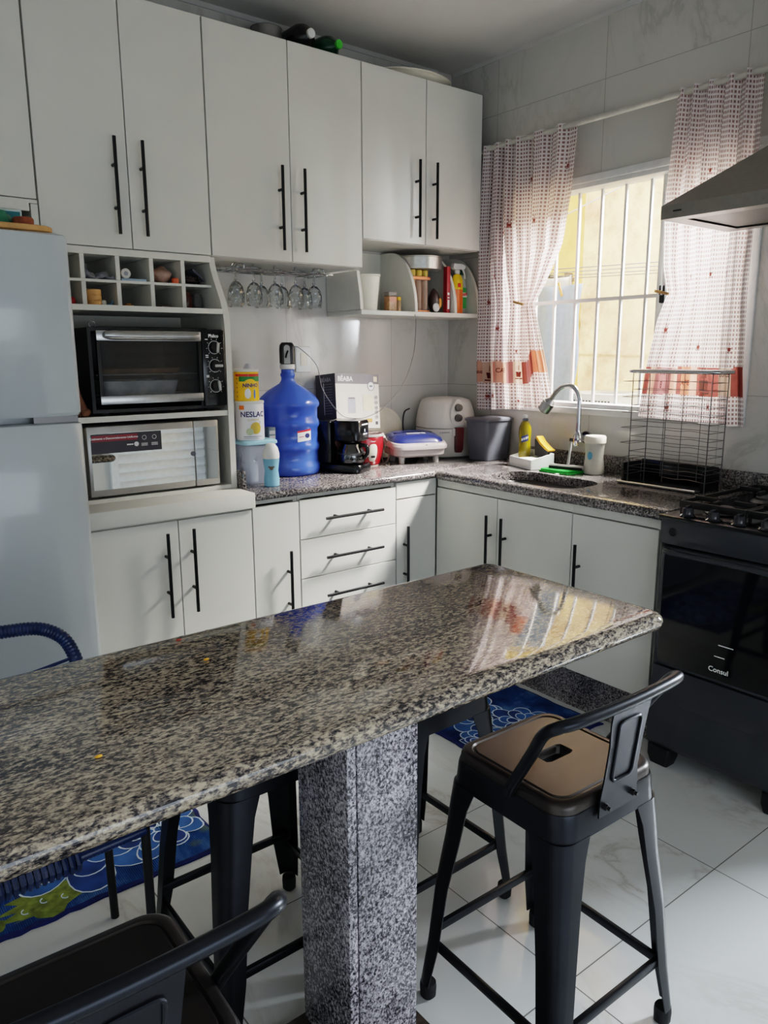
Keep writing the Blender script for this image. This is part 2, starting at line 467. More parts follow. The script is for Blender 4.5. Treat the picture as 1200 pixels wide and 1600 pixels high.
def upper(label, x0, x1, z0, z1, splits, handles, hz):
    t = thing('wall_cabinet', label, 'cabinet', ((x0+x1)/2, -.16, z0), 'white wall cabinets')
    carcass(x0 + .001, x1 - .001, -.313, -.002, z0, z1, t)
    xs = [x0] + splits + [x1]
    for i in range(len(xs) - 1): door_y(xs[i], xs[i+1], z0, z1, -.33, t, handles[i], hz)
    return t
upper('white wall cabinet above the fridge, cut off by the photo edge, no handles in view', -2.92, -2.173, 1.938, 2.64, [-2.545], [None, None], None)
upper('tall white two-door wall cabinet directly above the pigeonholes and toaster oven', -2.170, -1.549, 1.803, 2.64, [-1.857], [-1.91, -1.81], (1.848, 2.17))
upper('tall white two-door wall cabinet above the hanging wine glasses', -1.547, -.823, 1.803, 2.64, [-1.185], [-1.24, -1.135], (1.843, 2.166))
upper('shorter white two-door wall cabinet at the corner, above the open corner shelf', -.821, -.098, 1.926, 2.64, [-.4555], [-.517, -.412], (1.954, 2.288))

# open compartment under the cabinet over the fridge
t = thing('open_shelf_unit', 'open white compartment between the fridge top and the cabinet above it', 'shelf', (-2.5, -.16, 1.80))
b = B(); b.box(-2.92, -2.173, -.33, -.002, 1.925, 1.936); b.box(-2.92, -2.20, -.33, -.315, 1.90, 1.925); obj('rail', b, SHELFW, t)
b = B(); b.box(-2.195, -2.173, -.33, -.002, 1.80, 1.923); obj('side_panel', b, SHELFW, t)
b = B(); b.box(-2.92, -2.90, -.33, -.002, 1.80, 1.923); obj('side_panel', b, SHELFW, t)

# appliance tower: pigeonholes, oven bay, microwave bay
t = thing('appliance_tower', 'white open tower of pigeonholes, oven bay and microwave bay beside the fridge', 'cabinet', (-1.84, -.2, .906))
def spanel(x0, x1):
    bb = B()
    bb.prism([(-.02, .907), (-.425, .907), (-.425, 1.54), (-.418, 1.585), (-.40, 1.63), (-.372, 1.675), (-.345, 1.72), (-.325, 1.76), (-.315, 1.80), (-.02, 1.80)], 'x', x0, x1)
    return bb
obj('side_panel', spanel(-1.556, -1.532), SHELFW, t); obj('side_panel', spanel(-2.172, -2.150), SHELFW, t)
b = B(); b.box(-2.149, -1.557, -.02, -.008, .907, 1.80); obj('back_panel', b, SHELFW, t)
b = B(); b.box(-2.149, -1.557, -.335, -.021, 1.777, 1.80); obj('shelf', b, SHELFW, t)
b = B(); b.box(-2.149, -1.557, -.418, -.021, 1.581, 1.600); obj('shelf', b, SHELFW, t)
b = B(); b.box(-2.149, -1.557, -.421, -.021, 1.196, 1.216); obj('shelf', b, SHELFW, t)
b = B(); b.box(-2.149, -1.557, -.425, -.021, .907, .922); obj('shelf', b, SHELFW, t)
b = B(); b.box(-2.149, -1.557, -.331, -.021, 1.684, 1.693); obj('shelf', b, SHELFW, t)
for x in (-2.044, -1.920, -1.795, -1.673):
    b = B(); b.box(x - .0075, x + .0075, -.335, -.021, 1.6005, 1.6835); b.box(x - .0075, x + .0075, -.335, -.021, 1.6935, 1.7765); obj('divider', b, SHELFW, t)

YL = -.56
def base(label, x0, x1, z1=.846): return thing('base_cabinet', label, 'cabinet', ((x0+x1)/2, -.3, .187), 'white base cabinets')
# under the appliance tower
t = base('white two-door base cabinet under the microwave, beside the fridge', -2.172, -1.542)
carcass(-2.171, -1.543, -.543, -.002, .187, .844, t)
b = B(); b.box(-2.172, -1.532, -.575, -.002, .846, .906, .004); obj('top_board', b, SHELFW, t)
door_y(-2.172, -1.845, .187, .838, YL, t, -1.899, (.484, .80)); door_y(-1.845, -1.542, .187, .838, YL, t, -1.799, (.487, .804))
# single narrow door
t = base('narrow single-door white base cabinet below the water jug, left of the drawers', -1.541, -1.328)
carcass(-1.540, -1.329, -.543, -.002, .187, .868, t); door_y(-1.541, -1.328, .187, .846, YL, t, -1.389, (.335, .652))
# drawers
t = base('white drawer unit with four drawers below the coffee maker', -1.327, -.821)
t.name = 'drawer_unit'
carcass(-1.326, -.822, -.543, -.002, .187, .868, t)
for z0, z1, hz in ((.683, .846, .7635), (.516, .680, .596), (.352, .513, .43), (.187, .349, .27)):
    b = B(); b.box(-1.3245, -.8235, YL, YL + .016, z0, z1, .0012, 1); d = obj('drawer', b, WHITE, t)
    hb = B(); handle_h(hb, -1.216, -.917, YL, hz); lab(obj('handle', hb, BLACKH, d), 'black bar handle')
# corner unit
t = base('narrow white corner base cabinet between the drawers and the sink doors', -.820, -.56)
carcass(-.819, -.562, -.543, -.002, .187, .868, t)
b = B(); b.box(-.818, -.584, YL, YL + .016, .792, .866, .0012, 1); obj('top_panel', b, WHITE, t)
door_y(-.820, -.582, .187, .789, YL, t, -.776, (.35, .668))
# sink run (faces -x)
XR = -.58
def run(label, y0, y1, splits, hs, hz):
    t = base(label, 0, 0); t.location = (-.3, (y0+y1)/2, .187); ORG[t] = V(t.location)
    bb = B(); q = .016
    bb.box(-.563, -.002, y0, y0 + q, .187, .86); bb.box(-.563, -.002, y1 - q, y1, .187, .86)
    bb.box(-.563, -.002, y0 + q, y1 - q, .187, .203)
    obj('carcass', bb, WHITE2, t)
    ys = [y1] + splits + [y0]
    for i in range(len(ys) - 1):
        bb = B(); bb.box(XR, XR + .016, ys[i+1] + .0018, ys[i] - .0018, .187, .822, .0012, 1); d = obj('door', bb, WHITE, t)
        hb = B(); handle_vx(hb, hs[i], XR, *hz); lab(obj('handle', hb, BLACKH, d), 'black bar handle')
    bb = B(); bb.box(-.574, -.558, y0, y1, .826, .86); obj('rail', bb, WHITE2, t)
    return t
run('white two-door base cabinet under the sink', -1.3445, -.5625, [-.949], [-.915, -1.001], (.43, .748))
run('white single-door base cabinet right of the sink, beside the stove', -1.721, -1.3455, [], [-1.388], (.39, .711))
b = B(); b.box(-2.172, -.519, -.50, -.47, 0, .186); struct('trim_2', b, GRAND)
b = B(); b.box(-.518, -.49, -1.72, -.471, 0, .186); struct('trim_3', b, GRAND)

# worktops
t = thing('worktop', 'grey granite worktop along the back wall under the jug and coffee maker', 'countertop', (-.8, -.28, .87))
b = B(); b.box(-1.531, -.002, -.575, -.002, .870, .90, .011, 3); obj('slab', b, GRANW, t)
b = B(); b.box(-1.512, -.002, -.016, -.002, .9005, .972, .002); b.box(-1.529, -1.513, -.47, -.002, .9005, .975, .004); obj('backsplash', b, GRANW, t)
t = thing('worktop', 'grey granite worktop with sink cutout along the window wall', 'countertop', (-.3, -1.2, .862))
SC, SHX, SHY = (-.412, -1.04), .135, .24
b = B()
N = 8
hole = rrect(SHX, SHY, .10, N, 0, SC)
X0, X1, Y0, Y1 = -.5985, -.002, -1.757, -.5765
outer = []
for p in hole:
    d = V((p.x - SC[0], p.y - SC[1])); k = 1e9
    for lo, hi, dd, c in ((X0, X1, d.x, SC[0]), (Y0, Y1, d.y, SC[1])):
        if dd > 1e-6: k = min(k, (hi - c) / dd)
        if dd < -1e-6: k = min(k, (lo - c) / dd)
    outer.append([SC[0] + d.x*k, SC[1] + d.y*k])
for cx, cy in ((X0, Y0), (X0, Y1), (X1, Y0), (X1, Y1)):
    i = min(range(len(outer)), key=lambda i: (outer[i][0]-cx)**2 + (outer[i][1]-cy)**2); outer[i] = [cx, cy]
def off(p, d):  # pull the outer ring in for a rounded edge
    return V((min(max(p[0], X0 + d), X1), min(max(p[1], Y0), Y1), 0))
rings = [[V((p.x, p.y, .862)) for p in hole], [V((p.x, p.y, .90)) for p in hole]]
for d, z in ((.016, .90), (.007, .897), (.001, .888), (0, .881), (.001, .872), (.008, .862)):
    rings.append([off(p, d) + V((0, 0, z)) for p in outer])
rings.append(rings[0])
b.loft(rings, False, False); obj('slab', b, GRANW, t)
b = B(); b.box(-.017, -.002, -2.5, -.578, .9005, .975, .002); obj('backsplash', b, GRANW, t)
t = thing('kitchen_sink', 'dark stainless steel sink set into the granite under the window', 'sink', (SC[0], SC[1], .70))
b = B(); SINKM = M('sink_steel', (92, 90, 90), .3, metal=1)
b.loft([[V((p.x, p.y, z)) for p in rrect(SHX + e, SHY + e, .10 + e if e > -.09 else .02, 8, 0, SC)] for e, z in ((.012, .8605), (.001, .8605), (0, .84), (-.01, .73), (-.05, .712), (-.1, .708))], False, True)
obj('basin', b, SINKM, t, recalc=False)
b = B(); b.lathe([(.03, .7085), (.03, .711), (.02, .711), (.018, .709)], (SC[0], SC[1], 0), 20); obj('drain', b, CHROME, t)

# corner shelf
t = thing('corner_shelf', 'open white corner shelf under the short wall cabinet, with curved dividers', 'shelf', (-.41, -.15, 1.61))
b = B(); b.box(-.80, -.012, -.285, -.004, 1.606, 1.627, .003); obj('shelf', b, SHELFW, t)
def qpanel(x, w=.016, front=-.278, top=1.915):
    bb = B(); pts = [(-.006, 1.628), (front, 1.628)]
    for i in range(1, 13):
        a = PI/2 * i / 12; pts.append((front + (1 - math.cos(a)) * .20, 1.628 + (top - 1.628) * math.sin(a)))
    pts.append((-.006, top)); bb.prism(pts, 'x', x, x + w); return bb
b = B(); b.prism([(-.006, 1.628), (-.278, 1.628), (-.272, 1.70), (-.25, 1.80), (-.006, 1.80)], 'x', -.80, -.784); obj('side_panel', b, SHELFW, t)
obj('divider', qpanel(-.474), SHELFW, t); obj('divider', qpanel(-.215), SHELFW, t); obj('divider', qpanel(-.055), SHELFW, t)
b = B(); b.box(-.783, -.012, -.006, -.0035, 1.628, 1.915); obj('back_panel', b, SHELFW, t)
b = B(); b.box(-.034, -.012, -.07, -.007, 1.628, 1.915); obj('post', b, SHELFW, t)

# ------------------------------------------------------------------ fridge
t = thing('fridge', 'tall white two-door fridge at the left edge', 'fridge', (-2.53, -.41, 0))
FX0, FX1 = -2.86, -2.207
b = B(); b.box(FX0 + .005, FX1 - .005, -.685, -.07, .05, 1.768, .012); obj('body', b, FRID, t)
def fdoor(z0, z1):
    bb = B()
    def outline(e):
        pts = [(FX1 - e, -.69), (FX1 - e, -.728)]
        for i in range(13):
            u = i / 12; x = FX1 - .012 - u * (FX1 - FX0 - .024); s_ = 2*u - 1
            pts.append((x + (e if u > .5 else -e) , -.742 - .016 * (1 - s_**4) + e))
        pts += [(FX0 + e, -.728), (FX0 + e, -.69)]
        return pts
    bb.loft([[V((x, y, z)) for x, y in outline(e)] for e, z in ((.008, z0), (0, z0 + .01), (0, z1 - .012), (.003, z1 - .004), (.012, z1))])
    return bb
f = obj('freezer_door', fdoor(1.249, 1.776), FRID, t)
f2 = obj('door', fdoor(.055, 1.229), FRID, t)
b = B(); b.box(FX0 + .05, FX0 + .09, -.80, -.755, 1.29, 1.55, .008); obj('handle', b, FRID, f)
b = B(); b.box(FX0 + .05, FX0 + .09, -.80, -.755, .85, 1.20, .008); obj('handle', b, FRID, f2)
b = B(); b.box(FX1 - .14, FX1 - .012, -.735, -.70, 1.2295, 1.2485); b.cyl((FX1 - .035, -.72, 1.228), (FX1 - .035, -.72, 1.25), .012); obj('hinge', b, DKCHR, t)
b = B(); b.box(FX1 - .13, FX1 - .015, -.70, -.62, 1.769, 1.784, .006); obj('hinge_cover', b, FRID, t)
for x in (FX0 + .06, FX1 - .06):
    for y in (-.62, -.14):
        b = B(); b.cyl((x, y, 0), (x, y, .055), .02); obj('foot', b, BLKM, t)
# on the fridge
b = B(); b.loft([rrect(.10 + e, .085 + e, .05, 6, z, (-2.325, -.615)) for e, z in ((-.004, 1.7845), (0, 1.788), (0, 1.800), (-.004, 1.803))])
single('cutting_board', b, WOOD, 'pale wooden board lying on top of the fridge', 'cutting board', (-2.325, -.615, 1.7845))
rng = random.Random(3); b = B(); rings = []
for r, z in ((.05, 1.7685), (.066, 1.785), (.068, 1.83), (.058, 1.856), (.040, 1.862)):
    rings.append([V((-2.352 + r * (1 + .12*math.sin(5*a) + .15*(rng.random() - .5)) * math.cos(a), -.455 + .7 * r * (1 + .15*rng.random()) * math.sin(a), z + (.014*rng.random() if z > 1.78 else 0))) for a in [2*PI*i/22 for i in range(22)]])
b.loft(rings); single('plastic_bag', b, M('green_bag', (58, 128, 100), .4, var=.25), 'crumpled green plastic bag on top of the fridge', 'bag', (-2.352, -.455, 1.7685), sharp=3)
b = B(); b.box(-2.315, -2.232, -.36, -.32, 1.7685, 1.895, .003); b.mi = 1; b.box(-2.310, -2.238, -.3612, -.3602, 1.83, 1.888)
single('carton', b, [M('pale_carton', (190, 210, 210)), M('teal_print', (30, 110, 120))], 'small teal and white carton behind the green bag on the fridge', 'box', (-2.273, -.34, 1.7685))
b = B(); b.lathe([(.022, 1.7685), (.027, 1.774), (.031, 1.845), (.028, 1.850), (.025, 1.845), (.022, 1.78)], (-2.264, -.495, 0), 24)
single('basket', b, M('terracotta', (140, 76, 52), .7, var=.25, scale=60), 'small reddish brown basket beside the green bag on the fridge', 'basket', (-2.264, -.495, 1.7685))

# ------------------------------------------------------------------ toaster oven
t = thing('toaster_oven', 'black toaster oven with steel trim and three knobs in the middle bay', 'toaster oven', (-1.81, -.24, 1.217))
OX0, OX1, OY = -2.075, -1.566, -.425
b = B(); q = .012
b.box(OX0, OX0 + q, OY, -.06, 1.228, 1.523); b.box(OX1 - .10, OX1, OY, -.06, 1.228, 1.523, .004)
b.box(OX0 + q, OX1 - .10, OY, -.06, 1.228, 1.24); b.box(OX0 + q, OX1 - .10, OY, -.06, 1.511, 1.523); b.box(OX0 + q, OX1 - .10, -.075, -.06, 1.24, 1.511)
obj('body', b, BLKM, t)
for x in (OX0 + .05, OX1 - .05):
    for y in (-.38, -.11):
        b = B(); b.cyl((x, y, 1.2165), (x, y, 1.2285), .014); obj('foot', b, RUB, t)
b = B(); DX0, DX1 = -2.050, -1.664
b.box(DX0, DX1, OY - .018, OY - .001, 1.478, 1.513, .002); b.box(DX0, DX1, OY - .018, OY - .001, 1.258, 1.288, .002)
b.mi = 1; b.box(DX0, DX0 + .012, OY - .016, OY - .001, 1.2885, 1.4775); b.box(DX1 - .012, DX1, OY - .016, OY - .001, 1.2885, 1.4775)
d = obj('door', b, [STEEL, BLK], t)
b = B(); b.box(DX0 + .0125, DX1 - .0125, OY - .010, OY - .006, 1.2885, 1.4775); lab(obj('window', b, OVGL, d), 'smoked glass window')
b = B(); pts = [(DX0 + .02 + (DX1 - DX0 - .04) * i / 20, OY - .038, 1.497) for i in range(21)]
rad = [.010, .0155, .0165] + [.0165] * 15 + [.0165, .0155, .010]
b.tube(pts, .016, 14, radii=rad); b.box(DX0 + .03, DX0 + .05, OY - .03, OY - .017, 1.490, 1.504); b.box(DX1 - .05, DX1 - .03, OY - .03, OY - .017, 1.490, 1.504); lab(obj('handle', b, STEEL, d), 'brushed steel door handle')
b = B(); b.box(-1.659, OX1, OY - .014, OY - .001, 1.236, 1.52, .004); pan = obj('control_panel', b, BLK, t)
b = B()
def mark(bb, x, z, r, n=8):
    for i in range(32):
        a0, a1 = 2*PI*i/32, 2*PI*(i+1)/32
        bb.face([V((x + rr*math.cos(a), OY - .0148, z + rr*math.sin(a))) for rr, a in ((r, a0), (r, a1), (r - .0012, a1), (r - .0012, a0))])
    for i in range(n):
        a = PI * (-.25 + 1.5 * i / (n - 1))
        bb.cyl((x + (r + .004)*math.cos(a), OY - .0148, z + (r + .004)*math.sin(a)), (x + (r + .009)*math.cos(a), OY - .0148, z + (r + .009)*math.sin(a)), .0007, seg=4)
KX = -1.610
for z in (1.456, 1.388, 1.312): mark(b, KX, z, .0245)
b.text('Philco', .017, fx_front(KX - .002, OY - .0148, 1.498), bold=.0004)
for z in (1.484, 1.425, 1.418, 1.350, 1.345): b.box(KX - .037, KX - .026, OY - .0150, OY - .0146, z, z + .003)
obj('lettering', b, WPR, pan)
for z, a in ((1.456, .1), (1.388, PI/2), (1.312, -.1)):
    b = B(); b.cyl((KX, OY - .014, z), (KX, OY - .030, z), .0215, .019, 24)
    b.mi = 1
    m = Matrix.Translation((KX, OY - .032, z)) @ Matrix.Rotation(a, 4, 'Y')
    bb = B(); bb.box(.0015 if abs(a) < 1 else -.005, .012 if abs(a) < 1 else .005, -.004, .004, -.018 if abs(a) < 1 else -.008, .018 if abs(a) < 1 else .024, .002); bb.xf(m)
    me = bpy.data.meshes.new('x'); bb.bm.to_mesh(me); k0 = len(b.bm.faces); b.bm.from_mesh(me); b.bm.faces.ensure_lookup_table()
    for f in b.bm.faces[k0:]: f.material_index = 1
    bpy.data.meshes.remove(me); bb.bm.free()
    obj('knob', b, [BLK, GREYL], pan)
b = B()
for y in [-.40 + i * .03 for i in range(11)]: b.cyl((DX0 + .005, y, 1.36), (DX1 - .005, y, 1.36), .0018, seg=6)
b.cyl((DX0 + .005, -.405, 1.36), (DX0 + .005, -.09, 1.36), .002, seg=6); b.cyl((DX1 - .005, -.405, 1.36), (DX1 - .005, -.09, 1.36), .002, seg=6)
b.cyl((DX0 + .005, -.41, 1.283), (DX1 - .005, -.41, 1.283), .003, seg=6); b.cyl((DX0 + .005, -.10, 1.283), (DX1 - .005, -.10, 1.283), .003, seg=6)
b.cyl((DX0 + .01, -.41, 1.283), (DX0 + .01, -.10, 1.283), .003, seg=6); b.cyl((DX1 - .01, -.41, 1.283), (DX1 - .01, -.10, 1.283), .003, seg=6)
obj('rack', b, STEEL, t)
b = B(); b.loft([[V((x, y, z)) for x, y in [(p.x, p.y) for p in rrect(.145 + e, .12 + e, .02, 4, 0, (-1.875, -.265))]] for e, z in ((-.01, 1.2865), (0, 1.335), (.004, 1.336), (.003, 1.338), (-.004, 1.336), (-.012, 1.291))], True, True)
single('baking_tin', b, M('worn_aluminium', (205, 212, 206), .45, metal=.35, var=.2, scale=30), 'pale aluminium baking tin behind the toaster oven window', 'baking tin', (-1.875, -.265, 1.2865))
b = B(); b.loft([rrect(.15 + e, .11 + e, .02, 4, z, (-1.86, -.255)) for e, z in ((-.006, 1.3625), (0, 1.378), (.003, 1.378), (.002, 1.380), (-.005, 1.377), (-.01, 1.367))])
single('baking_tray', b, M('browned_tray', (120, 84, 56), .5, metal=.3, var=.3), 'shallow brown baking tray on the upper rack inside the toaster oven', 'tray', (-1.86, -.255, 1.3625))
b = B(); b.tube([(-2.04, -.40, 1.5255), (-1.85, -.40, 1.5265), (-1.62, -.40, 1.5255)], .0022, 6); b.tube([(-2.05 + .011*math.cos(a), -.405, 1.5350 + .011*math.sin(a)) for a in [2*PI*i/16 for i in range(16)]], .0018, 6, True)
b.tube([(-2.04, -.30, 1.5255), (-1.62, -.30, 1.5255)], .0022, 6); b.tube([(-1.62, -.40, 1.5255), (-1.60, -.35, 1.5255), (-1.62, -.30, 1.5255)], .0022, 6); b.tube([(-2.04, -.40, 1.5255), (-2.04, -.30, 1.5255)], .0022, 6)
single('grill_rack', b, DKCHR, 'thin wire grill lying on top of the toaster oven', 'wire rack', (-1.83, -.36, 1.523))
b = B(); b.tube(spline([(-2.125, -.40, 1.33), (-2.118, -.405, 1.29), (-2.105, -.41, 1.25), (-2.10, -.412, 1.231)], 5), .014, 8, radii=None)
b.sphere((-2.098, -.412, 1.2335), .016, 12, sc=(1.2, 1, 1)); b.sphere((-2.117, -.40, 1.2335), .015, 10)
single('wooden_pestle', b, BROWN, 'dark brown wooden pestle leaning between the fridge and the toaster oven', 'pestle', (-2.10, -.41, 1.217))

# ------------------------------------------------------------------ microwave
t = thing('microwave', 'silver microwave with mirrored door in the lower bay', 'microwave', (-1.85, -.24, .9225))
MX0, MX1, MY = -2.105, -1.603, -.425
MSIL = M('microwave_silver', (168, 165, 160), .35, metal=.6); MIRR = M('mirror_glass', (226, 230, 233), .015, metal=1, var=.01)
b = B(); b.box(MX0, MX1, MY + .02, -.08, .932, 1.178, .006); obj('body', b, MSIL, t)
for x in (MX0 + .05, MX1 - .05):
    for y in (-.38, -.12):
        b = B(); b.cyl((x, y, .9225), (x, y, .933), .013); obj('foot', b, RUB, t)
b = B(); b.box(MX0, -1.7065, MY, MY + .019, .930, 1.182, .005); d = obj('door', b, MSIL, t)
b = B(); b.box(MX0 + .012, -1.708, MY - .0015, MY + .001, .955, 1.157); lab(obj('window', b, MIRR, d), 'mirrored door window')
b = B(); b.box(-1.7045, MX1, MY, MY + .019, .930, 1.182, .005); cp = obj('control_panel', b, MSIL, t)
b = B(); b.box(-1.702, MX1 + -.010, MY - .0015, MY + .001, .955, 1.157); lab(obj('panel_glass', b, MIRR, cp), 'mirrored control panel')
b = B(); b.cyl((-1.712, MY - .002, 1.058), (-1.712, MY - .006, 1.058), .009, seg=20); obj('button', b, GREYP, cp)
b = B(); b.mi = 0; b.box(MX0 + .013, -1.835, MY - .0024, MY - .0016, 1.085, 1.155)
b.mi = 1; b.box(MX0 + .016, -1.925, MY - .0030, MY - .0025, 1.128, 1.150)
b.mi = 2; b.text('Cozimento e Descongelamento Uniforme', .0102, fx_front(-2.010, MY - .0034, 1.139), bold=.0002)
for x in (-1.90, -1.862):
    b.tube([(x + .0075*math.cos(a), MY - .003, 1.134 + .0075*math.sin(a)) for a in [2*PI*i/16 for i in range(16)]], .0007, 4, True)
    for k in range(3): b.box(x - .012, x + .012, MY - .0031, MY - .0026, 1.112 - k*.004, 1.1135 - k*.004)
b.cyl((-1.93, MY - .0026, 1.112), (-1.93, MY - .0032, 1.112), .0085, seg=16); b.box(-1.965, -1.942, MY - .0031, MY - .0026, 1.110, 1.114)
obj('sticker', b, [M('sticker_dark', (48, 44, 52), .4), M('sticker_red', (132, 34, 46), .4), WPR], d)

# ------------------------------------------------------------------ things in the pigeonholes
def cx(i): return (-2.10, -1.982, -1.857, -1.734, -1.615)[i]
Zt, Zb = 1.6932, 1.6002
for k in range(3):
    b = B(); b.lathe([(.026, 0), (.027, .002), (.027, .017), (.026, .019)], (-2.004, -.305, Zb + .0195*k), 20)
    single('wooden_coaster', b, WOOD, ['bottom wooden coaster of the stack in the second lower pigeonhole', 'middle wooden coaster of the stack in the second lower pigeonhole', 'top wooden coaster of the stack in the second lower pigeonhole'][k], 'coaster', (-2.004, -.305, Zb + .0195*k), 'stacked wooden coasters')
b = B(); pts = [( -2.035 + .105*i/14, .012 + .010*math.sin(i*.9) + .006*math.sin(i*2.1)) for i in range(15)]
b.prism([(x, Zt + z + .006) for x, z in pts] + [(x, Zt + max(0, z - .012)) for x, z in reversed(pts)], 'y', -.33, -.20)
single('folded_cloth', b, M('grey_cloth', (112, 112, 118), .9, var=.2), 'folded grey cloth in the second upper pigeonhole', 'cloth', (-1.982, -.27, Zt), sharp=2)
b = B(); b.cyl((-1.882, -.31, Zt + .027), (-1.882, -.17, Zt + .027), .0175, seg=20); b.mi = 1; b.cyl((-1.882, -.3112, Zt + .027), (-1.882, -.3095, Zt + .027), .008, seg=12)
single('paper_roll', b, [M('roll_white', (206, 202, 192), .8), GREYPR], 'white roll of paper in the third upper pigeonhole', 'paper roll', (-1.882, -.24, Zt + .0095))
b = B(); b.box(-1.905, -1.812, -.325, -.16, Zt, Zt + .0085, .0015); b.mi = 1; b.box(-1.904, -1.813, -.324, -.161, Zt + .002, Zt + .0065)
single('notebook', b, [M('pale_blue_cover', (150, 170, 190)), WPR], 'thin pale blue notebook under the paper roll', 'notebook', (-1.858, -.24, Zt))
rng = random.Random(11)
def crumple(cx_, cy_, z, rx, ry, h, n=18, m=6, amp=.3):
    bb = B(); rings = []
    for j in range(m):
        u = j / (m - 1); r = math.sin(PI*(.12 + .8*u)) ; zz = z + h*u
        rings.append([V((cx_ + rx*r*(1 + amp*(rng.random()-.5))*math.cos(2*PI*i/n), cy_ + ry*r*(1 + amp*(rng.random()-.5))*math.sin(2*PI*i/n), zz + (0 if j == 0 else h*.12*rng.random()))) for i in range(n)])
    return bb.loft(rings)
b = crumple(-1.733, -.27, Zt, .042, .045, .058)
single('plastic_bag', b, M('pink_bag', (176, 140, 124), .35, var=.3), 'crumpled pinkish plastic bag in the fourth upper pigeonhole', 'bag', (-1.74, -.28, Zt), sharp=3)
b = B(); b.lathe([(.011, Zt), (.013, Zt + .004), (.013, Zt + .016), (.010, Zt + .019)], (-1.700, -.322, 0), 12)
single('bag_clip', b, M('orange_clip', (206, 84, 36), .4), 'bright orange clip beside the pinkish bag', 'clip', (-1.70, -.322, Zt))
b = B()
for k in range(9):
    a = rng.random()*6; pts = [(-1.615 + .045*math.cos(a + j*1.1)*(.5 + .5*rng.random()), -.28 + .035*math.sin(a + j*1.3), Zt + .006 + .03*rng.random()) for j in range(6)]
    b.tube(spline(pts, 4), .0026, 6)
single('cable_bundle', b, M('dark_brown_cable', (44, 34, 32), .5), 'tangle of dark cables in the upper right pigeonhole', 'cables', (-1.615, -.28, Zt))
b = B(); m = Matrix.Translation((-1.590, -.24, Zt + .036)) @ Matrix.Rotation(.7, 4, 'Y')
b.box(-.035, .028, -.06, .06, -.0035, .0035, .001); b.xf(m); single('pouch', b, M('slate_pouch', (76, 78, 88), .35, var=.3), 'dark grey pouch tilted behind the tangled cables', 'pouch', (-1.59, -.24, Zt))
b = B(); b.lathe([(.001, 0), (.012, .003), (.018, .012), (.018, .018), (.012, .029), (.001, .032)], (-2.082, -.30, Zb), 18)
single('ball', b, M('red_ball', (176, 34, 42), .4), 'small red ball in the lower left pigeonhole by the fridge', 'ball', (-2.082, -.30, Zb))
b = crumple(-2.082, -.235, Zb, .024, .022, .07); single('foil_bag', b, M('foil', (190, 192, 198), .25, metal=.7), 'crinkled silver bag behind the red ball', 'bag', (-2.082, -.235, Zb), sharp=3)
b = B(); b.lathe([(.012, Zb), (.013, Zb + .003), (.012, Zb + .02), (.006, Zb + .024)], (-1.970, -.30, 0), 14); single('cream_pot', b, CREAM, 'small cream cap beside the stacked coasters', 'lid', (-1.97, -.30, Zb))
b = B(); b.tube(spline([(-1.955, -.31, Zb + .004), (-1.94, -.30, Zb + .010), (-1.928, -.28, Zb + .022)], 5), .0032, 8); b.sphere((-1.957, -.312, Zb + .005), .005, 8)
single('spoon', b, M('sky_plastic', (130, 180, 210), .4), 'light blue plastic spoon in the second lower pigeonhole', 'spoon', (-1.955, -.30, Zb))
b = B(); b.box(-1.892, -1.862, -.31, -.27, Zb, Zb + .010, .002); b.box(-1.886, -1.868, -.305, -.275, Zb + .0101, Zb + .015, .002)
single('matchbox', b, M('amber_box', (176, 118, 50), .5), 'small amber box lying in the third lower pigeonhole', 'box', (-1.877, -.29, Zb))
b = B(); b.box(-1.762, -1.752, -.26, -.20, Zb, Zb + .055, .001); b.mi = 1; b.box(-1.7515, -1.7505, -.255, -.205, Zb + .006, Zb + .05)
single('card_case', b, [M('charcoal_case', (52, 52, 56)), GREYPR], 'dark card case standing in the fourth lower pigeonhole', 'case', (-1.757, -.23, Zb))
b = B(); b.box(-1.745, -1.70, -.29, -.24, Zb, Zb + .013, .003); single('soap_bar', b, M('tan_bar', (112, 96, 84)), 'small taupe block in the fourth lower pigeonhole', 'block', (-1.72, -.265, Zb))
b = B(); b.lathe([(.02, 0), (.022, .003), (.022, .05), (.018, .056), (.018, .066), (.016, .068)], (-1.635, -.27, Zb), 20)
single('spice_jar', b, M('russet_jar', (86, 46, 36), .25), 'dark russet jar in the lower right pigeonhole', 'jar', (-1.635, -.27, Zb))
b = B(); b.lathe([(.021, 0), (.0225, .003), (.0225, .048), (.02, .052), (.019, .06)], (-1.588, -.26, Zb), 20)
single('glass_cup', b, plastic_clear('smoky_cup', (120, 116, 116), .5), 'smoky glass cup beside the russet jar', 'cup', (-1.588, -.26, Zb))

# ------------------------------------------------------------------ hanging glasses
t = thing('glass_rack', 'chrome wire stemware rack hung under the middle wall cabinet', 'rack', (-1.16, -.12, 1.80))
b = B()
for y in (-.205, -.155, -.095, -.045):
    b.tube([(-1.43, y, 1.778), (-.90, y, 1.778)], .0032, 8)
for x in (-1.40, -.93): b.tube([(x, -.205, 1.7745), (x, -.045, 1.7745)], .003, 8)
obj('rails', b, CHROME, t)
for x, y in ((-1.36, -.18), (-1.25, -.09), (-.96, -.18)):
    b = B(); b.tube(spline([(x - .03, y, 1.7775), (x - .028, y, 1.795), (x - .018, y, 1.8015), (x + .018, y, 1.8015), (x + .028, y, 1.795), (x + .03, y, 1.7775)], 4), .0032, 8); obj('hook', b, CHROME, t)
GLM = thin_glass('wine_glass_crystal', (240, 243, 243), .10, .03, fk=.9, bumpy=55)
gt = thing('wine_glass', 'x', 'wine glass', (0, 0, 0), 'wine glasses hanging from the rack', local=True)
b = B()  # upside down: foot on the rails, bowl below
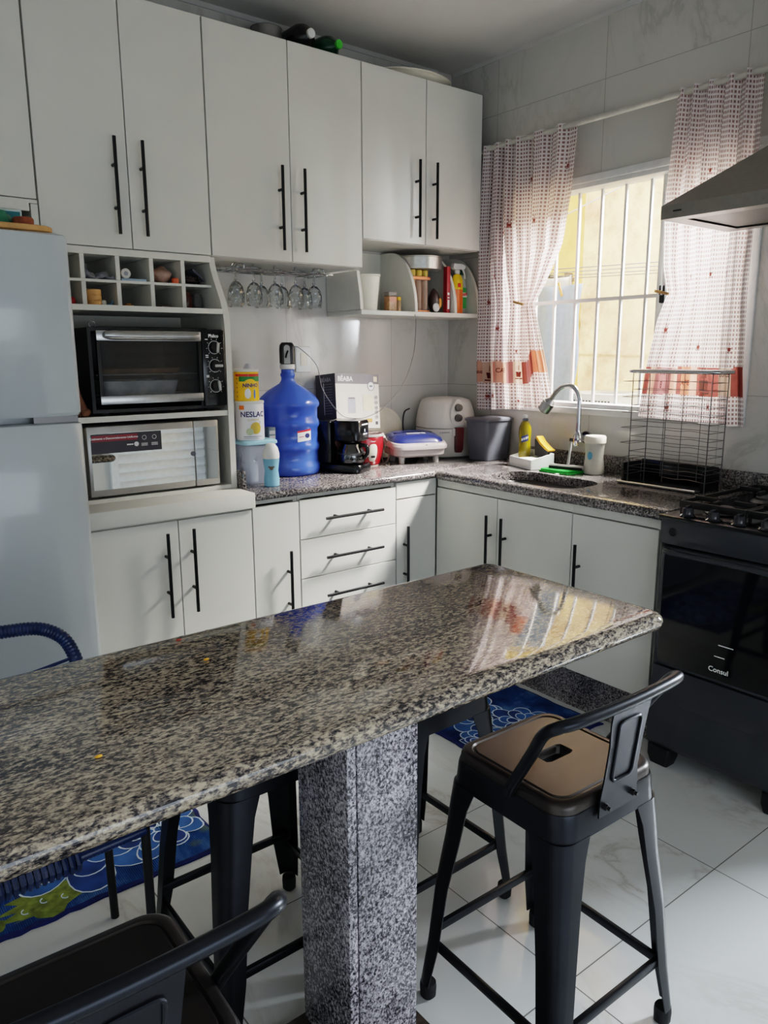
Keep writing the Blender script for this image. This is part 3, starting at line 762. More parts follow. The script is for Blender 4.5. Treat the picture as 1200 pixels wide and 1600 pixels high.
b.lathe([(.031, 0), (.031, .003), (.010, .007), (.0045, .013), (.004, .03)], (0, 0, 0), 20); obj('foot', b, GLM, gt)
b = B(); b.lathe([(.004, -.0005), (.0042, -.035), (.0075, -.045), (.0045, -.052)], (0, 0, 0), 12); obj('stem', b, GLM, gt)
b = B(); b.lathe([(.004, -.0525), (.016, -.058), (.028, -.075), (.034, -.10), (.034, -.125), (.031, -.150), (.0302, -.1495)], (0, 0, 0), 24, cap1=False); obj('bowl', b, GLM, gt)
gn = ['first front-row wine glass from the left, nearest the tower', 'second front-row wine glass from the left', 'third front-row wine glass, above the left of the blue jug neck', 'fourth front-row wine glass from the left', 'fifth front-row wine glass, nearest the corner shelf',
      'back-row wine glass behind the first and second front glasses', 'back-row wine glass behind the second and third front glasses', 'back-row wine glass behind the third and fourth front glasses', 'back-row wine glass nearest the corner shelf']
gp = [(-1.372, -.18), (-1.288, -.18), (-1.184, -.18), (-1.080, -.18), (-.985, -.18), (-1.32, -.07), (-1.19, -.07), (-1.085, -.07), (-.965, -.07)]
for i, p in enumerate(gp):
    if i == 0: gt.location = (*p, 1.782); gt['label'] = gn[0]
    else: dup(gt, (*p, 1.782), gn[i])

# ------------------------------------------------------------------ corner shelf contents
ZS = 1.6275
b = B(); b.lathe([(.046, ZS), (.048, ZS + .003), (.062, ZS + .155), (.066, ZS + .157), (.066, ZS + .163), (.060, ZS + .163), (.046, ZS + .012)], (-.695, -.185, 0), 28)
single('bucket', b, M('ivory_bucket', (226, 220, 206), .45, var=.03), 'larger ivory plastic bucket at the left of the corner shelf', 'bucket', (-.695, -.185, ZS))
b = B(); b.lathe([(.036, ZS), (.038, ZS + .003), (.049, ZS + .125), (.051, ZS + .126), (.051, ZS + .131), (.046, ZS + .131), (.035, ZS + .01)], (-.625, -.085, 0), 28)
single('bucket', b, WPL, 'smaller white bucket half hidden behind the ivory bucket', 'bucket', (-.625, -.085, ZS))
b = B(); b.box(-.600, -.552, -.235, -.195, ZS, ZS + .07, .003); b.mi = 1; b.box(-.601, -.551, -.236, -.194, ZS + .0705, ZS + .09, .003); b.mi = 2; b.box(-.596, -.556, -.2362, -.2352, ZS + .042, ZS + .066)
single('spice_box', b, [M('spice_brown', (150, 112, 76), .4, var=.4, scale=90), M('spice_lid', (100, 92, 86), .4), M('spice_label', (190, 120, 96))], 'small square spice box with grey lid beside the ivory bucket', 'spice box', (-.576, -.215, ZS))
b = B(); b.lathe([(.013, ZS), (.014, ZS + .002), (.014, ZS + .048), (.011, ZS + .053)], (-.528, -.215, 0), 16); b.mi = 1; b.lathe([(.0135, ZS + .0535), (.0135, ZS + .067), (.011, ZS + .069)], (-.528, -.215, 0), 16)
single('spice_jar', b, [M('tan_spice', (176, 140, 100), .3, var=.3), YEL], 'tiny spice jar with a yellow cap on the corner shelf', 'jar', (-.528, -.215, ZS))
# spice tube stand
t = thing('spice_tube_stand', 'copper-coloured stand holding clear glass spice tubes with gold lids', 'spice rack', (-.395, -.19, ZS))
COP = M('copper', (170, 104, 72), .3, metal=.7)
b = B(); b.box(-.455, -.335, -.225, -.155, ZS, ZS + .012, .003); obj('base', b, COP, t)
b = B(); b.box(-.458, -.332, -.228, -.152, ZS + .155, ZS + .172, .004); obj('upper_plate', b, COP, t)
for i, x in enumerate((-.435, -.395, -.355)):
    for y in (-.208, -.172):
        b = B(); b.lathe([(.015, ZS + .0122), (.016, ZS + .014), (.016, ZS + .1545)], (x, y, 0), 16); tb = obj('tube', b, plastic_clear('tube_glass', (222, 196, 176), .42, .1), t)
        b = B(); b.lathe([(.0155, ZS + .1725), (.0165, ZS + .174), (.0165, ZS + .20), (.014, ZS + .202)], (x, y, 0), 16); lab(obj('lid', b, GOLD, tb), 'gold lid')
t = thing('cake_pan', 'round aluminium pan lying on the spice tubes on the corner shelf', 'pan', (-.345, -.155, ZS + .2035))
b = B(); b.lathe([(.105, 0), (.112, .004), (.114, .058), (.118, .060), (.118, .063), (.110, .062), (.108, .006), (.10, .004)], (-.345, -.155, ZS + .2035), 40); obj('body', b, M('aluminium', (196, 196, 192), .3, metal=.9, var=.1, scale=60), t)
b = crumple(-.285, -.20, ZS, .032, .03, .11, amp=.25); b.mi = 1; b.sphere((-.292, -.225, ZS + .028), .022, 12, sc=(1, .4, 1)); b.mi = 2; b.sphere((-.268, -.222, ZS + .05), .02, 12, sc=(.7, .5, 1.4))
single('snack_packet', b, [M('packet_dark', (52, 36, 34), .3, var=.4), WPR, M('packet_orange', (206, 130, 50), .4)], 'dark crumpled snack packet with orange and white print beside the spice tubes', 'packet', (-.285, -.20, ZS), sharp=3)
b = B(); b.box(-.243, -.221, -.25, -.222, ZS, ZS + .225, .002); b.mi = 1; [b.box(-.238, -.226, -.2508, -.2502, ZS + z, ZS + z + h) for z, h in ((.088, .012), (.072, .006), (.02, .045))]
single('carton', b, [M('crimson_box', (150, 22, 34), .4), WPR], 'tall narrow crimson box standing on the corner shelf', 'box', (-.232, -.18, ZS))
# orange spray bottle
t = thing('spray_bottle', 'orange and yellow cleaner bottle with white trigger on the corner shelf', 'spray bottle', (-.142, -.215, ZS))
b = B(); 
for mi, prof in ((0, [(.030, 0), (.034, .004), (.034, .12)]), (1, [(.0342, .1202), (.032, .165), (.022, .19), (.013, .196)])):
    b.mi = mi; b.lathe([(r, z + ZS) for r, z in prof], (-.142, -.215, 0), 24, sx=1, sy=.75)
b.mi = 2; b.box(-.160, -.140, -.2415, -.2405, ZS + .13, ZS + .15)
obj('body', b, [M('spray_orange', (226, 104, 36), .3), M('spray_yellow', (244, 200, 30), .3), REDQ], t)
b = B(); b.lathe([(.012, ZS + .1965), (.014, ZS + .20), (.014, ZS + .215)], (-.142, -.215, 0), 16); b.prism([(-.02, .216), (.045, .222), (.05, .236), (.03, .246), (-.03, .246), (-.035, .225)], 'y', -.225, -.205)
hx = b.bm.verts; b2 = b
for v in list(b.bm.verts)[-12:]: v.co.x += -.142; v.co.z += ZS
b.tube(spline([(-.105, -.215, ZS + .223), (-.092, -.215, ZS + .20), (-.088, -.215, ZS + .175)], 4), .005, 8)
obj('trigger_head', b, WPL, t)
t = thing('cleaner_bottle', 'clear cleaner bottle with green label and dark green cap on the corner shelf', 'bottle', (-.095, -.16, ZS))
t.location = (-.088, -.19, ZS); ORG[t] = V(t.location)
b = B(); b.lathe([(.027, ZS), (.030, ZS + .004), (.030, ZS + .14), (.026, ZS + .165), (.012, ZS + .185), (.011, ZS + .195)], (-.088, -.19, 0), 24, sx=.95, sy=.8); obj('body', b, plastic_clear('bottle_milky', (214, 220, 214), .55), t)
b = B(); b.lathe([(.0135, ZS + .1955), (.0145, ZS + .198), (.0135, ZS + .222), (.012, ZS + .224)], (-.088, -.19, 0), 16); obj('cap', b, M('cap_dark_green', (18, 70, 44), .4), t)
b = B(); b.lathe([(.0306, ZS + .03), (.0306, ZS + .132)], (-.088, -.19, 0), 24, sx=.95, sy=.8); b.mi = 1; b.box(-.118, -.072, -.2162, -.2152, ZS + .085, ZS + .108); b.mi = 2; [b.box(-.116 + k*.009, -.109 + k*.009, -.2168, -.2163, ZS + .088 + k*.0015, ZS + .102 + k*.0015) for k in range(5)]
obj('label', b, [M('label_green', (46, 150, 70), .4), WPR, REDQ], t)

# things on top of the wall cabinets
def lying_bottle(name, label, c, ang, r, L, mb, mc):
    tt = thing(name, label, 'bottle', c, 'bottles lying on top of the wall cabinets')
    m = Matrix.Translation(c) @ Matrix.Rotation(ang, 4, 'Z') @ Matrix.Translation((0, 0, r)) @ Matrix.Rotation(-PI/2 + .06, 4, 'X').inverted()
    m = Matrix.Translation(c) @ Matrix.Rotation(ang, 4, 'Z') @ Matrix.Translation((0, 0, r + .001)) @ Matrix.Rotation(PI/2, 4, 'X')
    bb = B(); bb.lathe([(r*.7, -L*.55), (r, -L*.5), (r, L*.25), (r*.85, L*.36), (r*.35, L*.47), (.013, L*.49), (.013, L*.51)], (0, 0, 0), 24, M4=m); obj('body', bb, mb, tt)
    bb = B(); bb.lathe([(.0165, L*.511), (.018, L*.52), (.018, L*.565), (.015, L*.57)], (0, 0, 0), 18, M4=m); obj('cap', bb, mc, tt)
lying_bottle('bottle', 'black bottle with a white cap lying on the wall cabinets', (-1.055, -.175, 2.641), .0, .056, .24, BLK, WPL)
lying_bottle('bottle', 'green bottle with a bright green cap lying on the wall cabinets', (-.930, -.165, 2.641), .15, .050, .24, M('bottle_green', (10, 58, 34), .15), M('cap_lime', (60, 170, 50), .4))
b = B(); b.lathe([(.05, 2.641), (.06, 2.645), (.062, 2.71), (.064, 2.712), (.058, 2.712), (.055, 2.65)], (-1.20, -.20, 0), 24)
single('pot', b, M('grey_pot', (120, 118, 116), .4, metal=.5), 'dark grey pot behind the black bottle on top of the wall cabinets', 'pot', (-1.20, -.20, 2.641))
b = B(); m = Matrix.Translation((-.41, -.17, 2.641))
b.lathe([(.15, .0), (.17, .003), (.200, .036), (.214, .040), (.215, .044), (.198, .041), (.165, .012), (.15, .006)], (0, 0, 0), 48, M4=m, sy=.66)
single('tray', b, CREAM, 'large round ivory tray lying on top of the corner wall cabinet', 'tray', (-.40, -.17, 2.641))

# ------------------------------------------------------------------ on the back worktop
ZW = .9005
# tub, tins and bottles by the tower
t = thing('storage_tub', 'clear plastic tub with a pale blue lid at the left end of the worktop', 'container', (-1.40, -.335, ZW))
b = B(); b.loft([[p for p in rrect(h, h*.85, .02, 5, z, (-1.40, -.335))] for h, z in ((.062, ZW), (.066, ZW + .004), (.072, ZW + .165), (.070, ZW + .165), (.063, ZW + .006))], True, True)
obj('body', b, plastic_clear('tub_plastic', (226, 230, 240), .3, .15), t)
b = B(); b.loft([rrect(h, h*.85, .022, 5, z, (-1.40, -.335)) for h, z in ((.072, ZW + .1655), (.080, ZW + .168), (.080, ZW + .178), (.074, ZW + .184))])
lab(obj('lid', b, M('lid_pale_blue', (150, 196, 214), .35), t), 'pale blue lid')
b = B(); b.lathe([(.030, ZW + .0065), (.036, ZW + .012), (.038, ZW + .06), (.034, ZW + .088), (.02, ZW + .10), (.008, ZW + .104)], (-1.427, -.335, 0), 22)
single('scoop', b, WPL, 'rounded white container inside the clear plastic tub', 'container', (-1.427, -.335, ZW + .0065))
def tin(name, label, c, r, h, mats, deco):
    tt = thing(name, label, 'tin', c)
    bb = B(); x, y, z = c
    bb.lathe([(r*.96, z), (r, z + .003), (r, z + h - .004), (r*.97, z + h)], (x, y, 0), 40); obj('body', bb, mats[0], tt)
    bb = B(); bb.lathe([(r*1.01, z + h + .0005), (r*1.03, z + h + .002), (r*1.03, z + h + .009), (r*.98, z + h + .011)], (x, y, 0), 40); obj('lid', bb, mats[1], tt)
    bb = B(); deco(bb, x, y, z, r); obj('label_print', bb, mats, tt); return tt
A0 = math.atan2(-3.179 + .335, -2.937 + 1.41) + .12
def patch(bb, x, y, z, r, a0, a1, z0, z1, mi, n=10):
    for i in range(n):
        p, q = A0 + a0 + (a1-a0)*i/n, A0 + a0 + (a1-a0)*(i+1)/n
        bb.face([V((x + r*math.cos(a), y + r*math.sin(a), z + zz)) for a, zz in ((p, z0), (q, z0), (q, z1), (p, z1))], mi)
def blob(bb, x, y, z, r, a, zc, ra, rz, mi): cyl_ellipse(bb, x, y, z + zc, r, A0 + a, ra, rz, mi)
def deco1(bb, x, y, z, r):
    bb.text('NESLAC', .030, fx_cyl(x, y, z + .105, r + .0008, A0 + .12), 2, bold=.0009)
    bb.text('SUPREME', .012, fx_cyl(x, y, z + .083, r + .0008, A0 + .15), 3)
    blob(bb, x, y, z, r + .0006, .30, .05, .024, .024, 3); blob(bb, x, y, z, r + .0008, -.15, .036, .016, .014, 4)
    patch(bb, x, y, z, r + .0005, -.9, -.5, .125, .142, 5); patch(bb, x, y, z, r + .0005, -.6, .75, .014, .017, 6); patch(bb, x, y, z, r + .0005, -.6, .5, .008, .010, 6)
    bb.text('3', .016, fx_cyl(x, y, z + .072, r + .0008, A0 + .62), 2)
TW = M('tin_white', (226, 226, 232), .3, var=.02)
tin('milk_powder_tin', 'white milk powder tin with NESLAC lettering standing on the clear tub', (-1.415, -.335, ZW + .1845), .058, .148, [TW, WPL, NAVY, GOLD, M('pale_green_print', (176, 190, 150)), ORG_, GREYPR], deco1)
def deco2(bb, x, y, z, r):
    patch(bb, x, y, z, r + .0004, -1.1, 1.5, .098, .108, 2); patch(bb, x, y, z, r + .0004, -.72, 1.5, .078, .098, 3)
    blob(bb, x, y, z, r + .0006, .22, .058, .032, .030, 5); patch(bb, x, y, z, r + .0007, -.35, .75, .0, .055, 5)
    bb.text('NINHO', .020, fx_cyl(x, y, z + .062, r + .0012, A0 + .24), 4, bold=.0009)
    blob(bb, x, y, z, r + .0011, -.02, .03, .013, .020, 6); blob(bb, x, y, z, r + .0013, .55, .028, .005, .020, 7)
    for k in range(5): patch(bb, x, y, z, r + .0006, -.98, -.9, .015 + .018*k, .021 + .018*k, 4)
tin('milk_powder_tin', 'yellow milk powder tin with NINHO lettering on top of the white tin', (-1.425, -.335, ZW + .1845 + .1595), .050, .116, [YEL, WPL, REDQ, GRNP, NAVY, YEL, WPR, M('blue_print', (70, 110, 170))], deco2)
t = thing('baby_bottle', 'pale blue baby bottle with white cap in front of the clear tub', 'bottle', (-1.385, -.45, ZW))
BC = (-1.388, -.452)
b = B(); b.lathe([(.027, ZW), (.031, ZW + .004), (.032, ZW + .03), (.0275, ZW + .065), (.033, ZW + .105), (.033, ZW + .112), (.030, ZW + .114)], (*BC, 0), 28); obj('body', b, plastic_clear('bottle_blue', (150, 208, 232), .75), t)
b = B(); b.lathe([(.033, ZW + .1145), (.034, ZW + .12), (.034, ZW + .135), (.028, ZW + .158), (.018, ZW + .172), (.010, ZW + .176)], (*BC, 0), 28); obj('cap', b, WPL, t)
b = B(); ab = math.atan2(-3.179 + .45, -2.937 + 1.39)
for a, zc, ra, rz in ((0, .077, .008, .008), (-.28, .082, .005, .004), (.28, .082, .005, .004)): cyl_ellipse(b, *BC, ZW + zc, .0305, ab + a, ra, rz)
obj('emblem', b, M('emblem_brown', (96, 84, 66)), t)
b = B(); b.box(-1.318, -1.283, -.315, -.280, ZW, ZW + .225, .004); b.mi = 1
for k in range(4): b.box(-1.314, -1.287, -.3162, -.3152, ZW + .13 + k*.022, ZW + .145 + k*.022)
single('box', b, [M('slate_box', (70, 84, 96), .4), GREYPR], 'slim slate grey box standing between the clear tub and the blue jug', 'box', (-1.30, -.297, ZW))
b = B(); b.lathe([(.02, 0), (.022, .01), (.016, .17), (.030, .24), (.026, .42), (.021, .475), (.010, .49)], (-1.335, -.19, ZW), 18)
single('bottle_brush', b, M('frosted_plastic', (206, 206, 214), .4), 'tall frosted white bottle behind the yellow tin', 'bottle', (-1.335, -.19, ZW))
bpy.data.objects['bottle_brush'].name = 'tall_bottle'
# water jug
JC = (-1.143, -.193)
t = thing('water_jug', 'large translucent blue 20 litre water jug with ribbed sides', 'water jug', (*JC, ZW))
JB = NT('jug_blue'); JB.link(JB.ramp(JB.noise(JB.coords(), 5), [(.3, rgb((58, 90, 194))), (.7, rgb((80, 116, 212)))]), JB.bsdf.inputs['Base Color'])
JB.set(Roughness=.16, Specular_IOR_Level=.6); tl = JB.add('ShaderNodeBsdfTranslucent'); tl.inputs[0].default_value = rgb((60, 100, 235))
mx = JB.add('ShaderNodeMixShader'); mx.inputs[0].default_value = .25; JB.link(JB.bsdf.outputs[0], mx.inputs[1]); JB.link(tl.outputs[0], mx.inputs[2]); JB.link(mx.outputs[0], JB.out.inputs[0])
prof = [(.118, 0), (.130, .006), (.134, .022), (.134, .045), (.127, .055), (.127, .105), (.133, .113), (.136, .126), (.133, .139), (.127, .147), (.127, .205), (.133, .213), (.136, .226), (.133, .239), (.128, .247), (.128, .295), (.136, .303), (.137, .315), (.134, .325), (.12, .345), (.085, .375), (.055, .392), (.038, .402), (.030, .415), (.0285, .43), (.032, .434), (.032, .445), (.028, .448), (.028, .462), (.024, .463)]
b = B(); b.lathe([(r, ZW + z) for r, z in prof], (*JC, 0), 48); obj('body', b, JB.m, t, sharp=1.2)
aj = math.atan2(-3.179 - JC[1], -2.937 - JC[0]); b = B()
def jp(a0, a1, z0, z1, mi, r=.1285, s=0):
    for i in range(6):
        p, q = aj + a0 + (a1-a0)*i/6, aj + a0 + (a1-a0)*(i+1)/6
        b.face([V((JC[0] + r*math.cos(a), JC[1] + r*math.sin(a), ZW + zz + s*(a - aj - a0))) for a, zz in ((p, z0), (q, z0), (q, z1), (p, z1))], mi)
jp(.28, .82, .152, .192, 0, s=.014); jp(.28, .82, .192, .2, 1, s=.014); jp(.34, .52, .172, .175, 1, .129, .014); 
cyl_ellipse(b, *JC, ZW + .179, .1293, aj + .655, .013, .0105, 2)
lab(obj('label', b, [WPR, REDQ, NAVY], t), 'torn white label with a red top strip and a navy oval')
t = thing('water_pump', 'black and white electric water pump fitted on the jug neck', 'pump', (*JC, ZW + .464))
b = B(); b.lathe([(.031, 0), (.034, .003), (.034, .018), (.030, .022)], (*JC, ZW + .464), 24); obj('collar', b, WPL, t)
ang = aj + PI/2
b = B(); b.loft([rrect(hx, hy, .018, 6, z) for hx, hy, z in ((.030, .026, .0225), (.034, .030, .026), (.034, .030, .088), (.032, .029, .104), (.024, .022, .115), (.012, .012, .1165))]); b.xf(Matrix.Translation((*JC, ZW + .464)) @ Matrix.Rotation(ang, 4, 'Z'))
obj('housing', b, M('pump_black', (30, 27, 27), .3), t)
b = B(); pts = [(-.013, .024), (.013, .024), (.013, .085)] + [(.013*math.cos(PI*i/10), .092 + .013*math.sin(PI*i/10)) for i in range(11)] + [(-.013, .085)]
b.prism(pts, 'y', -.033, -.0305); b.xf(Matrix.Translation((*JC, ZW + .464)) @ Matrix.Rotation(ang, 4, 'Z')); obj('front_panel', b, GREYL, t)
b = B(); b.tube([(0 - .006, -.036, .05), (-.002, -.040, .066), (.004, -.036, .080)], .004, 8); b.xf(Matrix.Translation((*JC, ZW + .464)) @ Matrix.Rotation(ang, 4, 'Z')); obj('spout', b, BLK, t)
b = B(); b.tube(spline([(-1.103, -.175, 1.465), (-1.07, -.19, 1.452), (-1.02, -.24, 1.38), (-.995, -.25, 1.27), (-.94, -.30, 1.165), (-.87, -.30, 1.14), (-.77, -.29, 1.142), (-.66, -.29, 1.19), (-.56, -.30, 1.30), (-.505, -.30, 1.42), (-.487, -.296, 1.52), (-.482, -.290, 1.60), (-.485, -.27, 1.631)], 8), .0017, 6)
single('charging_cable', b, M('grey_cable', (104, 100, 98), .5), 'thin grey cable hanging from the pump across the white box to the corner shelf', 'cable', (-.87, -.30, 1.14))
b = B(); b.box(-.985, -.90, -.010, -.001, 1.345, 1.465, .004); b.mi = 1; b.box(-.96, -.925, -.0125, -.0102, 1.375, 1.435, .002)
single('wall_outlet', b, [WPL, CREAM], 'white wall outlet plate behind the pump', 'outlet', (-.942, -.005, 1.345))

# coffee maker (front looks toward the camera's right)
t = thing('coffee_maker', 'black drip coffee maker with glass jug between the blue jug and the red cooker', 'coffee maker', (-.918, -.302, ZW), rz=.50, local=True)
b = B(); b.loft([rrect(hx, hy, .03, 6, z, (0, .0)) for hx, hy, z in ((.070, .105, 0), (.074, .109, .006), (.074, .109, .028), (.070, .105, .036))]); obj('base', b, BLK, t)
b = B(); b.box(-.070, .070, .035, .104, .0365, .235, .012, 3); obj('reservoir', b, BLK, t)
b = B(); b.loft([rrect(hx, hy, .035, 6, z, (0, -.035)) for hx, hy, z in ((.056, .050, .138), (.066, .066, .146), (.069, .0685, .150), (.069, .0685, .228), (.064, .064, .236))]); hd = obj('brew_head', b, BLK, t)
b = B(); b.box(-.030, .030, -.1048, -.1036, .215, .221); b.box(-.004, .004, -.1048, -.1036, .185, .197); 
for k in (-.016, -.008, .0, .014): b.box(k, k + .006, -.1048, -.1036, .172, .178)
obj('panel_marks', b, WPR, hd)
b = B(); b.lathe([(.050, .0368), (.060, .045), (.064, .07), (.058, .100), (.046, .120), (.044, .128), (.041, .128), (.043, .118), (.055, .098), (.061, .07), (.056, .045), (.045, .040)], (0, -.035, 0), 28); cf = obj('carafe', b, thin_glass('carafe_glass', (90, 90, 95), .15), t)
b = B(); b.lathe([(.047, .1285), (.049, .131), (.040, .1365)], (0, -.035, 0), 24); obj('lid', b, BLK, cf)
b = B(); b.tube(spline([(0.0, -.080, .124), (0.0, -.112, .118), (.0, -.116, .085), (.0, -.098, .062)], 6), .009, 10); lab(obj('handle', b, BLK, cf), 'black jug handle')
b = B(); b.lathe([(.0625, .082), (.0645, .083), (.0645, .088), (.0625, .089)], (0, -.035, 0), 28); obj('band', b, DKCHR, cf)

# rice cooker
RC = (-.725, -.205)
t = thing('rice_cooker', 'small red rice cooker with a white front panel, under the white box', 'rice cooker', (*RC, ZW))
b = B(); b.lathe([(.064, ZW + .004), (.070, ZW + .012), (.083, ZW + .07), (.088, ZW + .135), (.086, ZW + .141)], (*RC, 0), 40); obj('body', b, REDP, t)
b = B(); b.lathe([(.055, ZW), (.064, ZW + .001), (.064, ZW + .0035), (.05, ZW + .0038)], (*RC, 0), 32); obj('foot', b, CREAM, t)
b = B(); b.lathe([(.084, ZW + .1415), (.090, ZW + .143), (.090, ZW + .152), (.085, ZW + .154)], (*RC, 0), 40); obj('rim', b, GREYL, t)
b = B(); b.lathe([(.083, ZW + .1545), (.07, ZW + .160), (.03, ZW + .163), (.001, ZW + .1635)], (*RC, 0), 32); obj('lid', b, M('brown_glass_lid', (70, 44, 42), .12), t)
ar = math.atan2(-3.179 - RC[1], -2.937 - RC[0]) + .42
def rcp(a, h):  # point on the cooker wall
    r = .0705 + (.083 - .0705) * min(1, (h - .012)/.058) if h < .07 else .083 + .005*(h - .07)/.065
    return V((RC[0] + (r + .003)*math.cos(ar + a), RC[1] + (r + .003)*math.sin(ar + a), ZW + h))
b = B(); n = 24
ring = [(.022/.085*math.copysign(abs(math.cos(2*PI*i/n))**.6, math.cos(2*PI*i/n)), .068 + .042*math.copysign(abs(math.sin(2*PI*i/n))**.75, math.sin(2*PI*i/n))) for i in range(n)]
cc = V((RC[0], RC[1], 0))
b.loft([[rcp(a, h) - (rcp(a, h) - cc).normalized()*.002 for a, h in ring], [rcp(a, h) + V((math.cos(ar), math.sin(ar), 0))*.003 for a, h in ring], [rcp(a*.85, .068 + (h - .068)*.9) + V((math.cos(ar), math.sin(ar), 0))*.005 for a, h in ring]]); pn = obj('panel', b, CREAM, t)
b = B(); b.box(-.010, .010, -.004, .004, -.006, .004, .002); b.xf(Matrix.Translation(rcp(0, .05) + V((math.cos(ar), math.sin(ar), 0))*.006) @ Matrix.Rotation(ar + PI/2, 4, 'Z')); obj('switch', b, BLK, pn)
b = B(); b.text('Oster', .011, lambda x, y: rcp(x/.085, .122 + y) , 0); obj('lettering', b, WPR, t)
b = B(); b.box(-.014, .014, -.012, .012, -.006, .006, .003); b.xf(Matrix.Translation((RC[0] + .098, RC[1] - .005, ZW + .13))); obj('handle', b, CREAM, t)
b = B(); b.tube(spline([(-.630, -.20, ZW + .135), (-.612, -.21, ZW + .13), (-.602, -.235, ZW + .07), (-.622, -.25, ZW + .02), (-.632, -.235, ZW + .005), (-.62, -.20, ZW + .03), (-.602, -.19, ZW + .09), (-.612, -.18, ZW + .125)], 7), .0042, 8)
single('power_cord', b, M('taupe_cord', (120, 108, 100), .5), 'looped grey power cord beside the red rice cooker', 'cord', (-.615, -.21, ZW))

# white box leaning on the cooker
t = thing('appliance_box', 'white and dark grey BÉABA cardboard box resting on the red rice cooker', 'box', (-.755, -.115, ZW + .168), local=True)
t.rotation_euler = (-.10, .045, .07)
BW, BD, BH = .272, .15, .262
b = B(); b.box(-BW/2, BW/2, -BD/2, BD/2, .0, BH, .0015, 1); obj('carton', b, M('box_white', (232, 222, 210), .45, var=.03), t)
DG = M('box_charcoal', (66, 62, 68), .45)
b = B(); y = -BD/2 - .0008
b.box(-BW/2, BW/2, y, y + .0006, BH - .048, BH); b.box(-BW/2 - .0008, -BW/2 - .0002, -BD/2, BD/2, 0, BH, mi=1)
for k, z in enumerate((.15, .125, .10, .078, .055)):
    b.tube([(BW/2 - .022 + .0085*math.cos(a), y - .0002, z + .0085*math.sin(a)) for a in [2*PI*i/16 for i in range(16)]], .0011, 4, True, mi=0)
    b.box(BW/2 - .025, BW/2 - .019, y - .0002, y, z - .004, z + .004, mi=0)
b.tube([(BW/2 - .052 + .021*math.cos(a), y - .0002, BH - .058 + .021*math.sin(a)) for a in [2*PI*i/24 for i in range(24)]], .0012, 4, True, mi=0)
b.face([V((BW/2 - .052 + .0195*math.cos(2*PI*i/24), y - .0006, BH - .058 + .0195*math.sin(2*PI*i/24))) for i in range(24)], 3)
b.box(BW/2 - .062, BW/2 - .042, y - .0010, y - .0008, BH - .062, BH - .054, mi=0)
b.box(BW/2 - .034, BW/2 - .012, y - .0006, y - .0002, BH - .036, BH - .012, mi=4)
b.box(-.064, -.018, y - .0004, y, .075, .148, mi=5); b.box(-.060, -.022, y - .0006, y - .0002, .142, .150, mi=0); b.box(-.090, -.045, y - .0004, y, .012, .021, mi=6); b.box(.045, .085, y - .0004, y, .03, .048, mi=6)
b.box(.03, .095, y - .0006, y, .085, .16, mi=4); b.box(BW/2 - .03, BW/2 - .014, y - .0004, y, .018, .034, mi=1)
b.text('BÉABA', .031, fx_front(-.076, y - .0004, BH - .026), 3, bold=.0008)
b.text('BÉABA', .026, fx_left(-BW/2 - .0012, -.005, BH - .028), 7, bold=.0006)
for k in range(12): b.box(-BW/2 - .0013, -BW/2 - .0009, -.050, .012, .075 + k*.0125, .0765 + k*.0125, mi=7)
b.box(-BW/2 - .0013, -BW/2 - .0009, .012, .015, .07, .22, mi=3); b.box(-BW/2 - .0013, -BW/2 - .0009, -.06, .012, .012, .05, mi=7)
obj('print', b, [M('box_mauve_grey', (116, 106, 110), .45), DG, DG, WPR, M('box_cream', (236, 222, 190), .4), M('box_silver', (176, 172, 178), .4), M('box_amber', (214, 158, 84), .45), M('box_dim_print', (158, 154, 162), .5)], t)

# round tray against the wall
b = B(); m = Matrix.Translation((-.495, -.046, ZW + .130)) @ Matrix.Rotation(PI/2 - .12, 4, 'X')
b.lathe([(.09, .0), (.118, .002), (.128, .008), (.130, .012), (.124, .012), (.112, .006), (.09, .004)], (0, 0, 0), 48, M4=m); single('serving_tray', b, CREAM, 'round cream tray leaning on the wall behind the blue sandwich grill', 'tray', (-.495, -.035, ZW))

# sandwich grill
t = thing('sandwich_grill', 'blue and grey electric sandwich grill with sloping lid', 'sandwich grill', (-.468, -.265, ZW), rz=-.32, local=True)
SG = M('grill_grey', (176, 166, 164), .35, var=.03)
b = B(); b.loft([rrect(hx, hy, .05, 8, z) for hx, hy, z in ((.120, .092, .034), (.135, .106, .044), (.138, .108, .072))]); obj('base', b, SG, t)
b = B(); b.loft([[V((p.x, p.y, z + (p.y + .0)*.12)) for p in rrect(hx, hy, .055, 8, 0)] for hx, hy, z in ((.136, .108, .080), (.146, .118, .086), (.147, .119, .10), (.140, .112, .112))]); obj('lid', b, SG, t)
b = B(); b.loft([[V((p.x, p.y + .012, z + (p.y)*.12)) for p in rrect(hx, hy, .055, 8, 0)] for hx, hy, z in ((.137, .098, .113), (.130, .092, .128), (.104, .068, .142), (.06, .04, .147))]); lab(obj('lid_cover', b, M('grill_blue', (34, 44, 104), .25, coat=.3), t), 'dark blue domed cover')
b = B(); b.box(-.05, .02, -.030, -.018, .140, .1465, .002); b.box(.025, .05, -.03, -.005, .139, .1455, .002); obj('badge', b, GREYL, t)
b = B(); b.lathe([(.005, 0), (.006, .002), (.005, .003)], (.02, -.112, .092), 10); obj('light', b, BLK, t)
for x in (-.09, .09):
    for y in (-.065, .065):
        b = B(); b.cyl((x, y, 0), (x, y, .040), .013, .016); obj('foot', b, GREYL, t)

